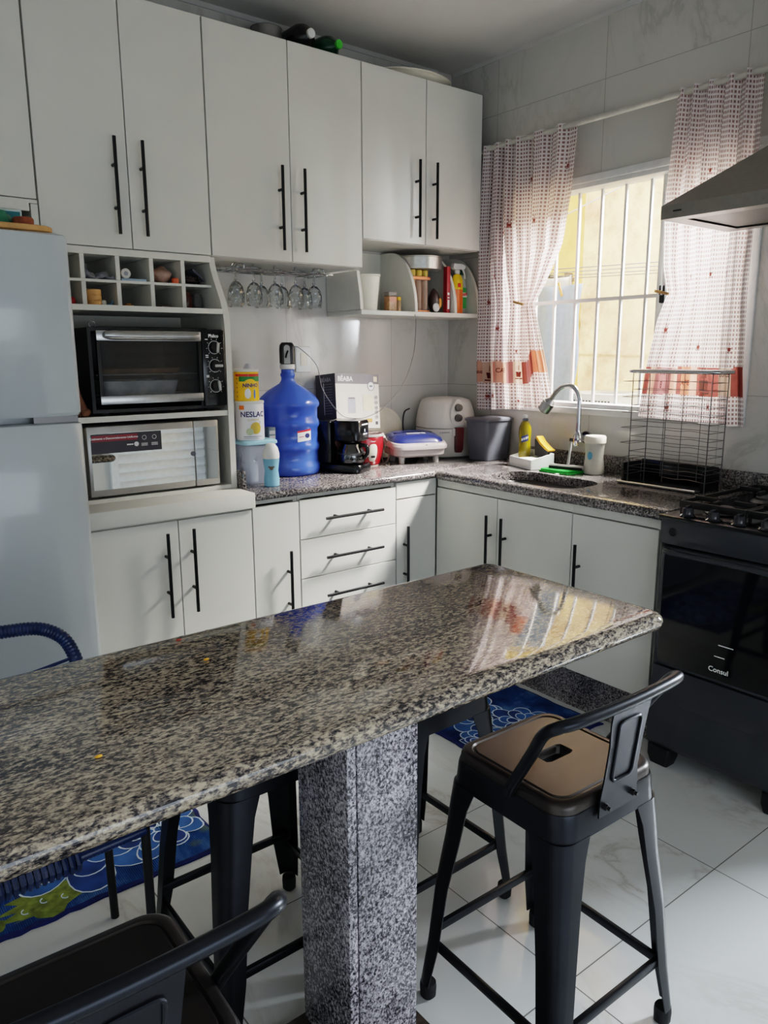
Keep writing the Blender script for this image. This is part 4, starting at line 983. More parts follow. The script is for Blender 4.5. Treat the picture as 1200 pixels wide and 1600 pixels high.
# air fryer
AF = (-.168, -.168)
t = thing('air_fryer', 'white air fryer with two round dials and dark red basket handle in the corner', 'air fryer', (*AF, ZW), rz=.0, local=True)
t.rotation_euler = (0, 0, -.30)
AW = M('fryer_white', (216, 210, 202), .35, var=.02)
def sq(r, z, k=.75): return rrect(r, r, r*k, 8, z)
b = B(); b.loft([sq(.125, 0), sq(.134, .006), sq(.143, .06), sq(.145, .150)]); obj('lower_body', b, AW, t)
b = B(); b.loft([sq(.146, .153), sq(.145, .185), sq(.136, .235), sq(.125, .275), sq(.115, .293), sq(.090, .303), sq(.05, .306)]); ub = obj('upper_body', b, AW, t)
b = B(); b.loft([[V((x*s_, y, z)) for x, z in [(.040*math.cos(2*PI*i/28)*(1 - .25*math.sin(2*PI*i/28)), .232 + .070*math.sin(2*PI*i/28)) for i in range(28)]] for s_, y in ((1, -.10), (1, -.146), (.92, -.150))]); pn = obj('dial_panel', b, AW, ub)
for z in (.258, .206):
    b = B(); b.cyl((0, -.150, z), (0, -.166, z), .0205, .018, 24); b.box(-.003, .003, -.169, -.165, z - .015, z + .015, .001); obj('dial', b, M('dial_grey', (92, 88, 86), .3, metal=.4), pn)
b = B(); b.loft([[V((x, y, z)) for x, y in ((-.016*k, -.143), (.016*k, -.143), (.018*k, -.178 - d), (-.018*k, -.178 - d))] for z, d, k in ((.03, -.01, .8), (.05, .0, 1), (.145, .004, 1.1), (.158, .0, 1.1))]); lab(obj('basket_handle', b, DKRED, t), 'dark red basket handle')
b = B(); b.loft([[V((x, y, z)) for x, y in ((-.030, -.138), (-.017, -.138), (-.017, -.158), (-.030, -.152))] for z in (.115, .152)]); obj('release_lip', b, AW, t)
b = B(); b.cyl((-.098, -.1445, .133), (-.098, -.1465, .133), .0035, seg=4); [b.box(-.090 + k*.0068, -.0852 + k*.0068, -.1465, -.1445, .1305, .1355) for k in range(7)]; obj('emblem', b, GREYPR, t)
b = B(); b.tube(spline([(-.318, -.05, ZW + .245), (-.355, -.055, ZW + .23), (-.375, -.065, ZW + .18), (-.375, -.07, ZW + .10), (-.36, -.06, ZW + .02), (-.34, -.03, ZW + .006)], 6), .0042, 8)
single('power_cord', b, BLKM, 'black power cord arching beside the air fryer', 'cord', (-.36, -.06, ZW))

# bin
t = thing('countertop_bin', 'grey plastic countertop bin with a lid, right of the air fryer', 'bin', (-.118, -.440, ZW), rz=.03, local=True)
b = B(); b.loft([rrect(hx, hy, .018, 5, z) for hx, hy, z in ((.080, .060, 0), (.084, .064, .004), (.098, .076, .195))]); obj('body', b, GREYP, t)
b = B(); b.loft([rrect(hx, hy, .02, 5, z) for hx, hy, z in ((.101, .079, .1955), (.104, .082, .198), (.104, .082, .208), (.098, .076, .2125), (.05, .04, .214))]); obj('lid', b, GREYP, t)

# soap holder group
t = thing('soap_holder', 'white plastic soap and sponge holder behind the sink', 'soap holder', (-.163, -.765, ZW), rz=-.30, local=True)
b = B()
b.box(-.062, .062, -.098, .098, 0, .006, .002); b.box(-.062, -.057, -.098, .098, .006, .046, .002); b.box(.057, .062, -.098, .098, .006, .072, .002)
b.prism([(-.057, .0062), (.057, .0062), (.057, .072), (.02, .064), (-.057, .046)], 'y', -.098, -.093); b.prism([(-.057, .0062), (.057, .0062), (.057, .072), (.02, .064), (-.057, .046)], 'y', .093, .098)
b.box(-.0565, .0565, .016, .021, .0062, .045); obj('body', b, WPL, t)
b = B(); b.box(-.056, .050, -.0925, .0155, .040, .0455, .002); obj('drain_plate', b, WPL, t)
DT = (-.128, -.690)
t = thing('detergent_bottle', 'yellow dish detergent bottle with pale cap standing in the white holder', 'bottle', (*DT, ZW + .0063))
z0 = ZW + .0063
b = B(); b.lathe([(.026, z0), (.029, z0 + .004), (.029, z0 + .095), (.0275, z0 + .10), (.029, z0 + .13), (.0305, z0 + .15), (.0285, z0 + .175), (.018, z0 + .198), (.0125, z0 + .205)], (*DT, 0), 28); obj('body', b, plastic_clear('detergent_yellow', (146, 128, 16), .62, .1), t)
b = B(); b.lathe([(.0135, z0 + .2055), (.0145, z0 + .208), (.0145, z0 + .216), (.012, z0 + .218)], (*DT, 0), 18); b.mi = 1; b.lathe([(.009, z0 + .2185), (.010, z0 + .221), (.010, z0 + .232), (.006, z0 + .234)], (*DT, 0), 16); obj('cap', b, [GREYP, WPL], t)
b = B(); ad = math.atan2(-3.179 - DT[1], -2.937 - DT[0])
for i in range(10):
    p, q = ad - .55 + 1.1*i/10, ad - .55 + 1.1*(i+1)/10
    b.face([V((DT[0] + .0302*math.cos(a), DT[1] + .0302*math.sin(a), z0 + zz + .010*(a - ad))) for a, zz in ((p, .108), (q, .108), (q, .138), (p, .138))], 0)
    if i % 3 != 2: b.face([V((DT[0] + .0306*math.cos(a), DT[1] + .0306*math.sin(a), z0 + zz + .012*(a - ad))) for a, zz in ((p, .117), (q, .117), (q, .128), (p, .128))], 1)
obj('label', b, [NAVY, WPR], t)
b = B(); b.prism([(-.055, 0), (.045, 0), (.052, .030), (.02, .040), (-.02, .060), (-.05, .085), (-.058, .078)], 'y', -.018, .018)
b.mi = 1; b.prism([(.0525, .0305), (.0205, .0405), (-.0195, .0605), (-.0495, .0855), (-.043, .095), (-.012, .070), (.028, .049), (.058, .037)], 'y', -.018, .018)
local_single('sponge', b, [M('sponge_black', (40, 38, 38), .95, var=.3, scale=120), M('sponge_yellow', (214, 150, 44), .95, var=.15, scale=120)], 'black and orange dish sponge propped in the white holder', 'sponge', (-.110, -.800, ZW + .047), rot=(0, 0, -PI/2 - .25))
b = B(); rng = random.Random(5)
for k in range(2):
    z = ZW + .0002 + k*.0075; ring = []
    for p in rrect(.088 - .006*k, .085 - .004*k, .012, 5, 0, (-.155, -.965)): ring.append((p.x + .006*(rng.random()-.5), p.y + .006*(rng.random()-.5)))
    b.loft([[V((x, y, z + dz)) for x, y in ring] for dz in (0, .0065)])
b.mi = 1; b.box(-.262, -.238, -1.000, -.986, ZW + .001, ZW + .003)
single('cleaning_cloth', b, [M('bright_green_cloth', (40, 170, 60), .9, var=.15, scale=120), WPL], 'folded bright green cloth behind the sink', 'cloth', (-.155, -.965, ZW), sharp=2)
t = thing('sink_squeegee', 'small white sink squeegee standing on the green cloth', 'squeegee', (-.16, -.98, ZW + .0155), rz=.25, local=True)
b = B(); b.prism([(-.028, .004), (.028, .004), (.024, .014), (-.02, .018)], 'y', -.080, .080); b.mi = 1; b.box(-.030, -.027, -.080, .080, .0, .012); obj('head', b, [M('squeegee_grey', (190, 184, 178), .5), RUB], t)
b = B(); b.cyl((0, 0, .0165), (.012, -.005, .122), .0065, .0055, 10); h = obj('handle', b, GREYL, t)
b = B(); b.cyl((.0121, -.005, .1225), (.014, -.006, .137), .0085, .009, 10); obj('grip_end', b, BLK, h)
t = thing('shaker_bottle', 'frosted cream shaker bottle with a blue mark behind the sink', 'bottle', (-.115, -1.088, ZW))
b = B(); b.lathe([(.040, ZW), (.044, ZW + .004), (.045, ZW + .03), (.040, ZW + .07), (.040, ZW + .10), (.043, ZW + .137)], (-.115, -1.088, 0), 30); obj('body', b, M('frosted_bottle', (188, 184, 172), .45, var=.05), t)
b = B(); b.lathe([(.044, ZW + .1375), (.047, ZW + .14), (.047, ZW + .165), (.042, ZW + .171), (.03, ZW + .172)], (-.115, -1.088, 0), 30); obj('lid', b, CREAM, t)
b = B(); a_ = math.atan2(-2.09, -2.82) - .5
cyl_ellipse(b, -.115, -1.088, ZW + .085, .0418, a_, .013, .018); obj('mark', b, M('aqua_print', (96, 160, 190)), t)

# tap
t = thing('tap', 'chrome gooseneck wall tap with a spray head over the sink', 'faucet', (-.03, -.955, 1.03))
b = B(); b.cyl((-.0005, -.955, 1.045), (-.010, -.955, 1.045), .030, .028, 24); b.cyl((-.010, -.955, 1.045), (-.095, -.978, 1.045), .013, .015, 16)
b.lathe([(.018, 1.015), (.021, 1.022), (.021, 1.06), (.016, 1.072), (.012, 1.078)], (-.095, -.978, 0), 20); obj('body', b, CHROME, t)
b = B(); b.cyl((-.095, -.978, 1.04), (-.112, -1.002, 1.030), .010, .011, 12); b.cyl((-.112, -1.002, 1.030), (-.120, -1.014, 1.025), .014, .012, 12); obj('lever', b, CHROME, t)
b = B(); b.tube(spline([(-.095, -.978, 1.076), (-.095, -.978, 1.16), (-.095, -.974, 1.235), (-.100, -.945, 1.278), (-.110, -.900, 1.280), (-.120, -.865, 1.255), (-.126, -.842, 1.222)], 8), .0112, 12); obj('neck', b, CHROME, t)
b = B(); d = (V((-.126, -.842, 1.222)) - V((-.120, -.865, 1.255))).normalized(); p0 = V((-.126, -.842, 1.221))
b.cyl(p0, p0 + d*.018, .014, .026, 20); b.cyl(p0 + d*.0182, p0 + d*.066, .030, .028, 20); b.mi = 1; b.cyl(p0 + d*.0662, p0 + d*.070, .024, .022, 20); obj('spray_head', b, [STEEL, BLK], t)

# dish rack and black drip box
t = thing('dish_rack', 'tall chrome wire dish rack standing by the window right of the sink', 'dish rack', (-.15, -1.5, ZW))
b = B()
RY0, RY1, RXF, RXB = -1.680, -1.345, -.235, -.120
for y in (RY0, RY1):
    for x in (RXF, RXB): b.cyl((x, y, ZW), (x, y, 1.35), .0021, seg=6)
for x in (RXF, RXB):
    b.cyl((x, -1.50, .93), (x, -1.50, 1.35), .0014, seg=6)
b.cyl((RXB, -1.42, .93), (RXB, -1.42, 1.35), .0013, seg=6); b.cyl((RXB, -1.58, .93), (RXB, -1.58, 1.35), .0013, seg=6)
for k in range(13):
    z = .945 + k*.031
    b.tube([(RXB, RY0, z), (RXB, RY1, z)], .0012, 5); b.tube(spline([(RXF, -1.50, z + .004), (RXF, -1.56, z + .002), (RXF, -1.61, z + .006), (RXF, RY0, z)], 4), .0012, 5)
    b.tube([(RXF, RY1, z), (RXB, RY1 , z)], .0012, 5); b.tube([(RXB, RY0, z), (RXF, RY0, z)], .0012, 5)
    if k % 2 == 0: b.tube([(RXB, RY1, z), (RXB - .01, RY1 + .045, z), (RXF - .0, RY1 + .045, z), (RXF, RY1, z), (RXF, RY1 - .0, z)], .0012, 5)
    else: b.tube([(RXF, -1.50, z), (RXF, RY1, z)], .0012, 5)
obj('wire_frame', b, DKCHR, t)
b = B(); loop = []
for p in rrect((RXB - RXF)/2 + .008, (RY1 - RY0)/2 + .022, .03, 6, 1.357, ((RXB + RXF)/2, (RY0 + RY1)/2)): loop.append(p)
b.tube(loop, .0075, 10, True); lab(obj('top_rail', b, CHROME, t), 'thick chrome top rail')
t = thing('drip_tray', 'black plastic drip box with a metal front rim under the dish rack', 'tray', (-.16, -1.49, ZW))
b = B(); b.box(-.075, -.068, -1.645, -1.30, ZW, ZW + .088, .004); b.box(-.235, -.0755, -1.645, -1.30, ZW, ZW + .006, .002); b.box(-.1995, -.0755, -1.650, -1.6455, ZW, ZW + .082); b.box(-.1995, -.0755, -1.2995, -1.293, ZW, ZW + .082); obj('box', b, BLK, t)
b = B(); b.tube([(-.24, -1.645, ZW + .008), (-.24, -1.30, ZW + .008)], .005, 8); lab(obj('front_rim', b, STEEL, t), 'bright metal front rim')

# ------------------------------------------------------------------ stove
t = thing('stove', 'graphite four-burner gas stove with black glass oven door at the right edge', 'stove', (-.35, -2.02, 0))
SX, SY1, SY0 = -.655, -1.768, -2.275
b = B(); b.box(-.60, -.05, SY0, SY1, .06, .885, .004); obj('body', b, GRAPH, t)
b = B(); b.box(SX + .005, -.601, SY0, SY1, .800, .885, .004); pf = obj('front_panel', b, GRAPH, t)
b = B(); b.lathe([(.012, 0), (.014, .002), (.012, .004)], (0, 0, 0), 20, M4=Matrix.Translation((SX + .005, SY1 - .045, .845)) @ Matrix.Rotation(-PI/2, 4, 'Y')); obj('emblem', b, BLKM, pf)
b = B(); b.box(SX + .003, -.601, SY0 + .006, SY1 - .006, .372, .792, .012, 3); d = obj('oven_door', b, GRAPH, t)
b = B(); pl = [(p.x, p.y) for p in rrect((SY1 - SY0)/2 - .025, .195, .02, 5, 0, ((SY0 + SY1)/2, .582))]; b.prism(pl, 'x', SX - .001, SX + .0025); lab(obj('glass', b, GLASSD, d), 'black glass oven window')
b = B(); b.text('Consul', .024, fx_left(SX - .0016, -2.012, .420), bold=.0002)
for y, z, w in ((-2.012, .465, .035), (-2.03, .505, .05)): b.box(SX - .0018, SX - .0013, y - w/2, y + w/2, z, z + .0025)
obj('lettering', b, WPR, d)
b = B(); b.tube(spline([(SX, SY1 - .04, .782), (SX - .032, SY1 - .06, .784), (SX - .036, (SY0 + SY1)/2, .786), (SX - .032, SY0 + .06, .784), (SX, SY0 + .04, .782)], 6), .009, 10); obj('handle', b, GRAPH, d)
b = B(); n = 14; rings = []
for i in range(n + 1):
    u = i / n; y = SY1 - .004 - u*(SY1 - SY0 - .008); bow = .03*(1 - (2*u - 1)**4)
    rings.append([V((-.601, y, .07)), V((SX + .012, y, .07)), V((SX - .002 - bow*.25, y, .10)), V((SX - .006 - bow*.4, y, .285 - bow)), V((SX + .006, y, .315 - bow)), V((SX + .012, y, .364)), V((-.601, y, .364))])
b.loft(rings); obj('drawer', b, GRAPH, t)
b = B(); b.box(SX - .008, -.045, SY0 - .004, SY1 + .004, .886, .900, .005); obj('cooktop', b, M('cooktop_black_steel', (30, 31, 34), .22, metal=.4), t)
for x, y in ((-.50, -1.90), (-.50, -2.145), (-.20, -1.90), (-.20, -2.145)):
    b = B(); b.lathe([(.050, .9005), (.055, .904), (.045, .912), (.036, .914), (.036, .922), (.030, .925), (.012, .926)], (x, y, 0), 28); obj('burner', b, M('burner_grey', (84, 84, 86), .4, metal=.7), t)
for y0, y1 in ((-2.02, -1.79), (-2.255, -2.025)):
    b = B(); m = (y0 + y1)/2
    for x0, x1 in ((-.585, -.07),):
        b.box(x0, x0 + .010, y0, y1, .918, .942, .002); b.box(x1 - .010, x1, y0, y1, .918, .942, .002); b.box(x0 + .01, x1 - .01, y0, y0 + .010, .928, .942, .002); b.box(x0 + .01, x1 - .01, y1 - .010, y1, .928, .942, .002)
        for xx in (-.50, -.20):
            for s_ in (-1, 1):
                b.box(xx - .005, xx + .005, m + s_*.03, m + s_*.105, .934, .950, .002); b.box(xx + s_*.03, xx + s_*.075, m - .005, m + .005, .934, .950, .002)
        for xx in (x0 + .004, x1 - .012):
            for yy in (y0 + .002, y1 - .010): b.box(xx, xx + .008, yy, yy + .008, .9002, .920)
    obj('grate', b, M('cast_iron', (18, 18, 19), .55), t)
for y in (-1.845, -1.935, -2.02, -2.105, -2.19):
    b = B(); b.lathe([(.024, .9005), (.026, .903), (.019, .908), (.0175, .926), (.015, .929), (.001, .929)], (-.622, y, 0), 22); b.box(-.638, -.606, y - .003, y + .003, .929, .936, .001); lab(obj('knob', b, M('knob_smoke', (44, 44, 48), .15), t), 'dark control knob')
for x in (-.62, -.10):
    for y in (SY0 + .05, SY1 - .05):
        b = B(); b.loft([rrect(.028, .034, .008, 3, z, (x, y)) if z < .02 else rrect(.034, .042, .008, 3, z, (x, y)) for z in (0, .03, .0595 if x > -.6 else .069)]); obj('foot', b, BLKM, t)

# hood
t = thing('range_hood', 'grey steel pyramid range hood on the window wall above the stove', 'range hood', (-.27, -2.02, 1.865))
HM = M('hood_steel', (140, 134, 128), .38, metal=.6, var=.05, scale=60)
HY1, HY0, HX = -1.622, -2.42, -.545
b = B(); hc = -2.02
b.loft([[V((HX, HY0, z)), V((HX, HY1, z)), V((-.115, HY1, z)), V((-.115, HY0, z))] for z in (1.862, 1.905)] + [[V((-.25, hc - .12, 2.13)), V((-.25, hc + .12, 2.13)), V((-.115, hc + .12, 2.13)), V((-.115, hc - .12, 2.13))]], False, True)
b.loft([[V((HX + .06, HY0 + .06, 1.8625)), V((HX + .06, HY1 - .06, 1.8625)), V((-.16, HY1 - .06, 1.8625)), V((-.16, HY0 + .06, 1.8625))], [V((HX + .0, HY0, 1.862)), V((HX, HY1, 1.862)), V((-.115, HY1, 1.862)), V((-.115, HY0, 1.862))]], False, False)
obj('canopy', b, HM, t, sharp=.2)
b = B(); b.box(HX + .065, -.165, HY0 + .065, HY1 - .065, 1.868, 1.874); obj('filter', b, M('hood_filter', (110, 108, 104), .45, metal=.8, scale=200), t)
b = B(); b.box(-.114, -.002, HY0 + .05, -1.80, 1.866, 2.10, .003); obj('back_box', b, HM, t)
b = B(); b.box(-.24, -.004, hc - .11, hc + .11, 2.1305, ZC - .022, .002); obj('chimney', b, HM, t)
b = B(); b.box(HX - .0012, HX - .0004, HY1 - .075, HY1 - .045, 1.882, 1.887); obj('badge', b, BLKM, t)

# ------------------------------------------------------------------ bar counter
t = thing('bar_counter', 'grey and beige granite bar counter on a square granite pillar in the foreground', 'counter', (-2.116, -2.038, 0))
b = B()
def nose(x0, x1, y0, y1, z0, z1):
    rs = []; r = (z1 - z0)/2
    for i in range(9):
        a = -PI/2 + PI*i/8; e = r*(1 - math.cos(a)); rs.append([V((p.x, p.y, (z0+z1)/2 + r*math.sin(a))) for p in rrect((x1-x0)/2 - e, (y1-y0)/2 - e, .03 - e*.5, 5, 0, ((x0+x1)/2, (y0+y1)/2))])
    return rs
b.loft(nose(-4.0 + .5, -1.53, -2.345, -1.822, .86, .90)); obj('slab', b, GRAN, t, sharp=1.2)
b = B(); px0, px1, py0, py1 = -2.205, -2.028, -2.125, -1.955
b.box(px0, px0 + .02, py0 - .004, py1, .0165, .859, .0015); b.box(px1 - .0199, px1, py0 + .004, py1, .0165, .859, .0015)
b.box(px0 + .0265, px1 - .0205, py0, py0 + .018, .0165, .859, .001); b.box(px0 + .0205, px1 - .0205, py1 - .02, py1, .0165, .859, .001); b.box(px0 + .0205, px1 - .02, py0 + .0185, py1 - .0205, .0165, .859)
b.box(px0 + .0202, px0 + .0263, py0 + .012, py0 + .03, .0165, .859)
obj('pillar', b, GRANP, t)
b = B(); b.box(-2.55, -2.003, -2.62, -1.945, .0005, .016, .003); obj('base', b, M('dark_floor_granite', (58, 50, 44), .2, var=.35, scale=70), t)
for i, (x, y, c, nm, lb) in enumerate([(-2.40, -1.98, (226, 160, 40), 'yellow', 'yellow food crumb on the bar counter, toward the middle'), (-2.66, -2.20, (226, 160, 40), 'yellow', 'yellow food crumb on the bar counter near the left photo edge'), (-2.40, -1.86, (150, 50, 34), 'red', 'tiny red crumb on the bar counter near its far edge')]):
    b = B(); b.sphere((x, y, .9022), .004, 8, sc=(1.4, .8, .5)); single('crumb', b, M('crumb_' + nm, c, .7), lb, 'crumb', (x, y, .90))

# ------------------------------------------------------------------ bar stools
def make_stool(label, back=True):
    t = thing('bar_stool', label, 'stool', (0, 0, 0), 'black metal bar stools around the bar counter', local=True)
    H = .62
    bb = B(); n = 8
    def R(h, r, z): return rrect(h, h, r, n, z)
    hole = [V((.036*math.copysign(min(1, abs(math.cos(a))*1.25), math.cos(a)), .019*math.copysign(min(1, abs(math.sin(a))*1.25), math.sin(a)), 0)) for a in [math.atan2(p.y, p.x) for p in R(.1, .03, 0)]]
    def HR(k, z): return [V((p.x*k, p.y*k, z)) for p in hole]
    rings = [R(.1485, .045, H - .038), R(.148, .045, H - .012), R(.145, .043, H - .004), R(.139, .04, H), R(.129, .034, H), R(.1265, .033, H - .0035), R(.124, .032, H - .0035), R(.1215, .031, H), HR(1.12, H), HR(1, H - .004), HR(1, H - .02)]
    bb.loft(rings, False, False); seat = obj('seat', bb, SEATM, t)
    bb = B(); bb.loft([R(.1495, .045, H - .022), R(.1515, .045, H - .03), R(.155, .045, H - .078), R(.1535, .045, H - .078), R(.150, .045, H - .03)], False, False); obj('apron', bb, STOOL, t)
    for sx in (-1, 1):
        for sy in (-1, 1):
            bb = B(); rings = []
            for z, c_, w, r in ((H - .075, .1555, .082, .036), (H - .12, .160, .070, .036), (H - .2, .166, .062, .034), (.30, .179, .054, .030), (.15, .189, .048, .026), (.04, .1985, .036, .020)):
                sec = [(0, w)] + [(r - r*math.cos(PI/2*i/6), r - r*math.sin(PI/2*i/6)) for i in range(7)] + [(w, 0), (w, .003)] + [(r - (r-.003)*math.cos(PI/2*i/6), r - (r-.003)*math.sin(PI/2*i/6)) for i in range(6, -1, -1)] + [(.003, w)]
                rings.append([V((sx*(c_ - a), sy*(c_ - b_), z)) for a, b_ in sec])
            bb.loft(rings); leg = obj('leg', bb, STOOL, t)
            bb = B(); bb.loft([rrect(h, h, h*.8, 4, z, (sx*(.1985 - .0175), sy*(.1985 - .0175))) for h, z in ((.014, 0), (.0165, .003), (.0175, .026), (.0165, .038))]); obj('rubber_foot', bb, RUB, leg)
    for sx in (-1, 1):
        bb = B(); bb.box(-.175, .175, sx*.178 - .006, sx*.178 + .006, .158, .178, .002); obj('stretcher', bb, STOOL, t)
        bb = B(); bb.box(sx*.176 - .006, sx*.176 + .006, -.170, .170, .135, .155, .002); obj('stretcher', bb, STOOL, t)
    if not back: return t
    pts = [(-.153, -.020, H - .022), (-.158, -.035, H + .005), (-.176, -.095, H + .10), (-.188, -.130, H + .155), (-.180, -.155, H + .176), (-.150, -.168, H + .181), (-.08, -.174, H + .182), (0, -.176, H + .182)]
    pts = pts + [(-x, y, z) for x, y, z in reversed(pts[:-1])]
    bb = B(); bb.tube(spline(pts, 6), .0115, 12); obj('back_tube', bb, STOOL, t)
    bb = B(); rings = []
    for z, w, y in ((H - .045, .058, -.1575), (H - .01, .057, -.1575), (H + .03, .051, -.160), (H + .10, .051, -.168), (H + .15, .056, -.173), (H + .182, .058, -.1785)):
        rings.append([V((x, y, z)) for x in (-w, 0, w)])
    def sheet(bb, rings, th):
        a = [r for r in rings]; bk = [[p + V((0, -th, 0)) for p in r] for r in rings]
        bb.loft([ra + list(reversed(rb)) for ra, rb in zip(a, bk)])
    sheet(bb, rings, .003); pl = obj('back_plate', bb, STOOL, t)
    bb = B(); fr = [(-.030, H + .022), (.030, H + .022), (.034, H + .148), (-.034, H + .148)]
    def yat(z): return -.1575 - .003 - (z - (H - .01))*.105
    cor = []
    for i, (x, z) in enumerate(fr):
        px, pz = fr[i-1]; nx, nz = fr[(i+1) % 4]
        for k in range(5):
            u = k/4; a = V((x + (px-x)*.2, z + (pz-z)*.1 if abs(px-x) < .01 else z + (pz-z)*.2)); c_ = V((x + (nx-x)*.2, z + (nz-z)*.1 if abs(nx-x) < .01 else z + (nz-z)*.2)); m_ = V((x, z))
            q = (1-u)**2*a + 2*u*(1-u)*m_ + u*u*c_; cor.append((q.x, yat(q.y), q.y))
    bb.tube(cor, .0032, 8, True); obj('embossed_frame', bb, STOOL, pl)
    for x in (-.042, .042):
        bb = B(); bb.cyl((x, -.1605, H - .025), (x, -.168, H - .025), .0065, seg=8); bb.cyl((x, -.168, H - .025), (x, -.174, H - .025), .004, seg=8); obj('bolt', bb, BLKM, pl)
    return t
st = make_stool('black metal bar stool with low backrest, at the right end of the bar')
st.location = (-1.768, -2.25, 0); st.rotation_euler = (0, 0, -.015)
dup(st, (-2.725, -2.315, 0), 'black metal bar stool at the lower left, backrest cut off by the photo edge', -.03)
sb = make_stool('backless black metal stool on the far side of the bar, right of the pillar', False)
sb.location = (-1.752, -1.768, 0); sb.rotation_euler = (0, 0, .01)
dup(sb, (-2.188, -1.742, 0), 'backless black metal stool on the far side of the bar, left of the pillar', 0)

# ------------------------------------------------------------------ blue corded chair
t = thing('corded_chair', 'black tube chair wrapped in blue plastic cord behind the bar at the left', 'chair', (-2.66, -1.5, 0))
CORD = M('blue_cord', (20, 40, 82), .3, var=.25, scale=60); TUB = M('chair_black_tube', (26, 26, 28), .5, metal=.3)
XR_, XL_ = -2.42, -2.90
for x in (XR_, XL_):
    b = B(); b.tube([(x, -1.655, .405), (x, -1.652, .0)], .0105, 10); obj('leg', b, TUB, t)
    b = B(); b.tube([(x, -1.36, .43), (x - .0, -1.375, .0)], .0105, 10); obj('leg', b, TUB, t)
def wrapped(bb, path, r, pitch=.008):
    pts = spline(path, 10); L = sum((a - c).length for a, c in zip(pts, pts[1:])); n = int(L/pitch*2)
    out = []; acc = 0; k = 0
    for i in range(n + 1):
        d = L*i/n
        while k < len(pts) - 2 and acc + (pts[k+1] - pts[k]).length < d: acc += (pts[k+1] - pts[k]).length; k += 1
        out.append(pts[k] + (pts[k+1] - pts[k]).normalized()*(d - acc))
    bb.tube(out, r, 10, radii=[r*(1.0 if i % 2 else .88) for i in range(len(out))])
XB_ = XR_ - .04
b = B(); wrapped(b, [(XB_ - .002, -1.395, .70), (XB_ - .005, -1.39, .735), (XB_ - .02, -1.36, .775), (XB_ - .06, -1.325, .797), (XB_ - .13, -1.312, .803), (-2.66, -1.31, .803), (XL_ + .13, -1.312, .803), (XL_ + .06, -1.325, .797), (XL_ + .02, -1.36, .775), (XL_ + .005, -1.39, .735), (XL_ + .002, -1.395, .70)], .0165); obj('back_rail', b, CORD, t)
b = B()
for x, xb in ((XR_, XB_), (XL_, XL_)): b.tube([(x, -1.36, .43), ((x + xb)/2, -1.38, .58), (xb, -1.395, .70)], .0105, 10)
obj('back_post', b, TUB, t)
b = B()
for k in range(6):
    z = .735 - k*.045
    b.tube([(XB_ - .004, -1.392, z), ((XR_ + XL_)/2, -1.392, z - .03 - k*.004), (XL_ + .004, -1.392, z - .06)], .0042, 6)
    b.tube([(XL_ + .004, -1.39, z), ((XR_ + XL_)/2, -1.39, z - .045 - k*.004), (XB_ - .004, -1.39, z - .012)], .0042, 6)
obj('back_cords', b, CORD, t)
b = B(); wrapped(b, [(XR_, -1.655, .402), (XR_ - .1, -1.662, .403), (-2.66, -1.668, .404), (XL_ + .1, -1.662, .403), (XL_, -1.655, .402)], .0125); wrapped(b, [(XR_, -1.65, .405), (XR_, -1.50, .415), (XR_, -1.365, .428)], .012); wrapped(b, [(XL_, -1.65, .405), (XL_, -1.50, .415), (XL_, -1.365, .428)], .012); wrapped(b, [(XR_, -1.365, .428), (-2.66, -1.36, .43), (XL_, -1.365, .428)], .012); obj('seat_rail', b, CORD, t)
b = B()
for k in range(25):
    x = XR_ - .15 - k*.0135
    if x < XL_ + .02: break
    b.tube([(x, -1.655, .420), (x, -1.676, .418), (x, -1.684, .402), (x, -1.676, .384), (x, -1.655, .384)], .0062, 6); b.tube([(x, -1.655, .420), (x - .0, -1.50, .426), (x, -1.37, .44)], .0062, 6)
obj('seat_cords', b, CORD, t)

# ------------------------------------------------------------------ rugs
def rug_mat():
    g = NT('rug_painted_cotton'); v = g.coords()
    n = g.noise(v, 5, 4, .6, .5); n2 = g.noise(v, 3.1, 3, .6)
    c = g.ramp(n, [(.3, rgb((14, 26, 70))), (.5, rgb((34, 70, 130))), (.68, rgb((84, 126, 176)))])
    c = g.mix(g.ramp(n2, [(.64, (0, 0, 0)), (.74, (1, 1, 1))]), c, rgb((112, 124, 44)))
    g.link(c, g.bsdf.inputs['Base Color']); g.set(Roughness=.95, Specular_IOR_Level=.1)
    w = g.add('ShaderNodeTexWave'); w.inputs['Scale'].default_value = 60; g.link(v, w.inputs[0]); g.bump(w.outputs['Fac'], .6, .004)
    return g.m
RUGM = rug_mat(); PET = M('rug_petal_blue', (24, 56, 116), .95, var=.45, scale=14); PET2 = M('rug_petal_light', (44, 90, 152), .95, var=.3, scale=14); PWH = M('rug_white_paint', (200, 216, 230), .9); RYL = M('rug_yellow_green', (108, 122, 52), .95, var=.5, scale=40); RDK = M('rug_navy_edge', (16, 28, 88), .95, var=.3, scale=40)
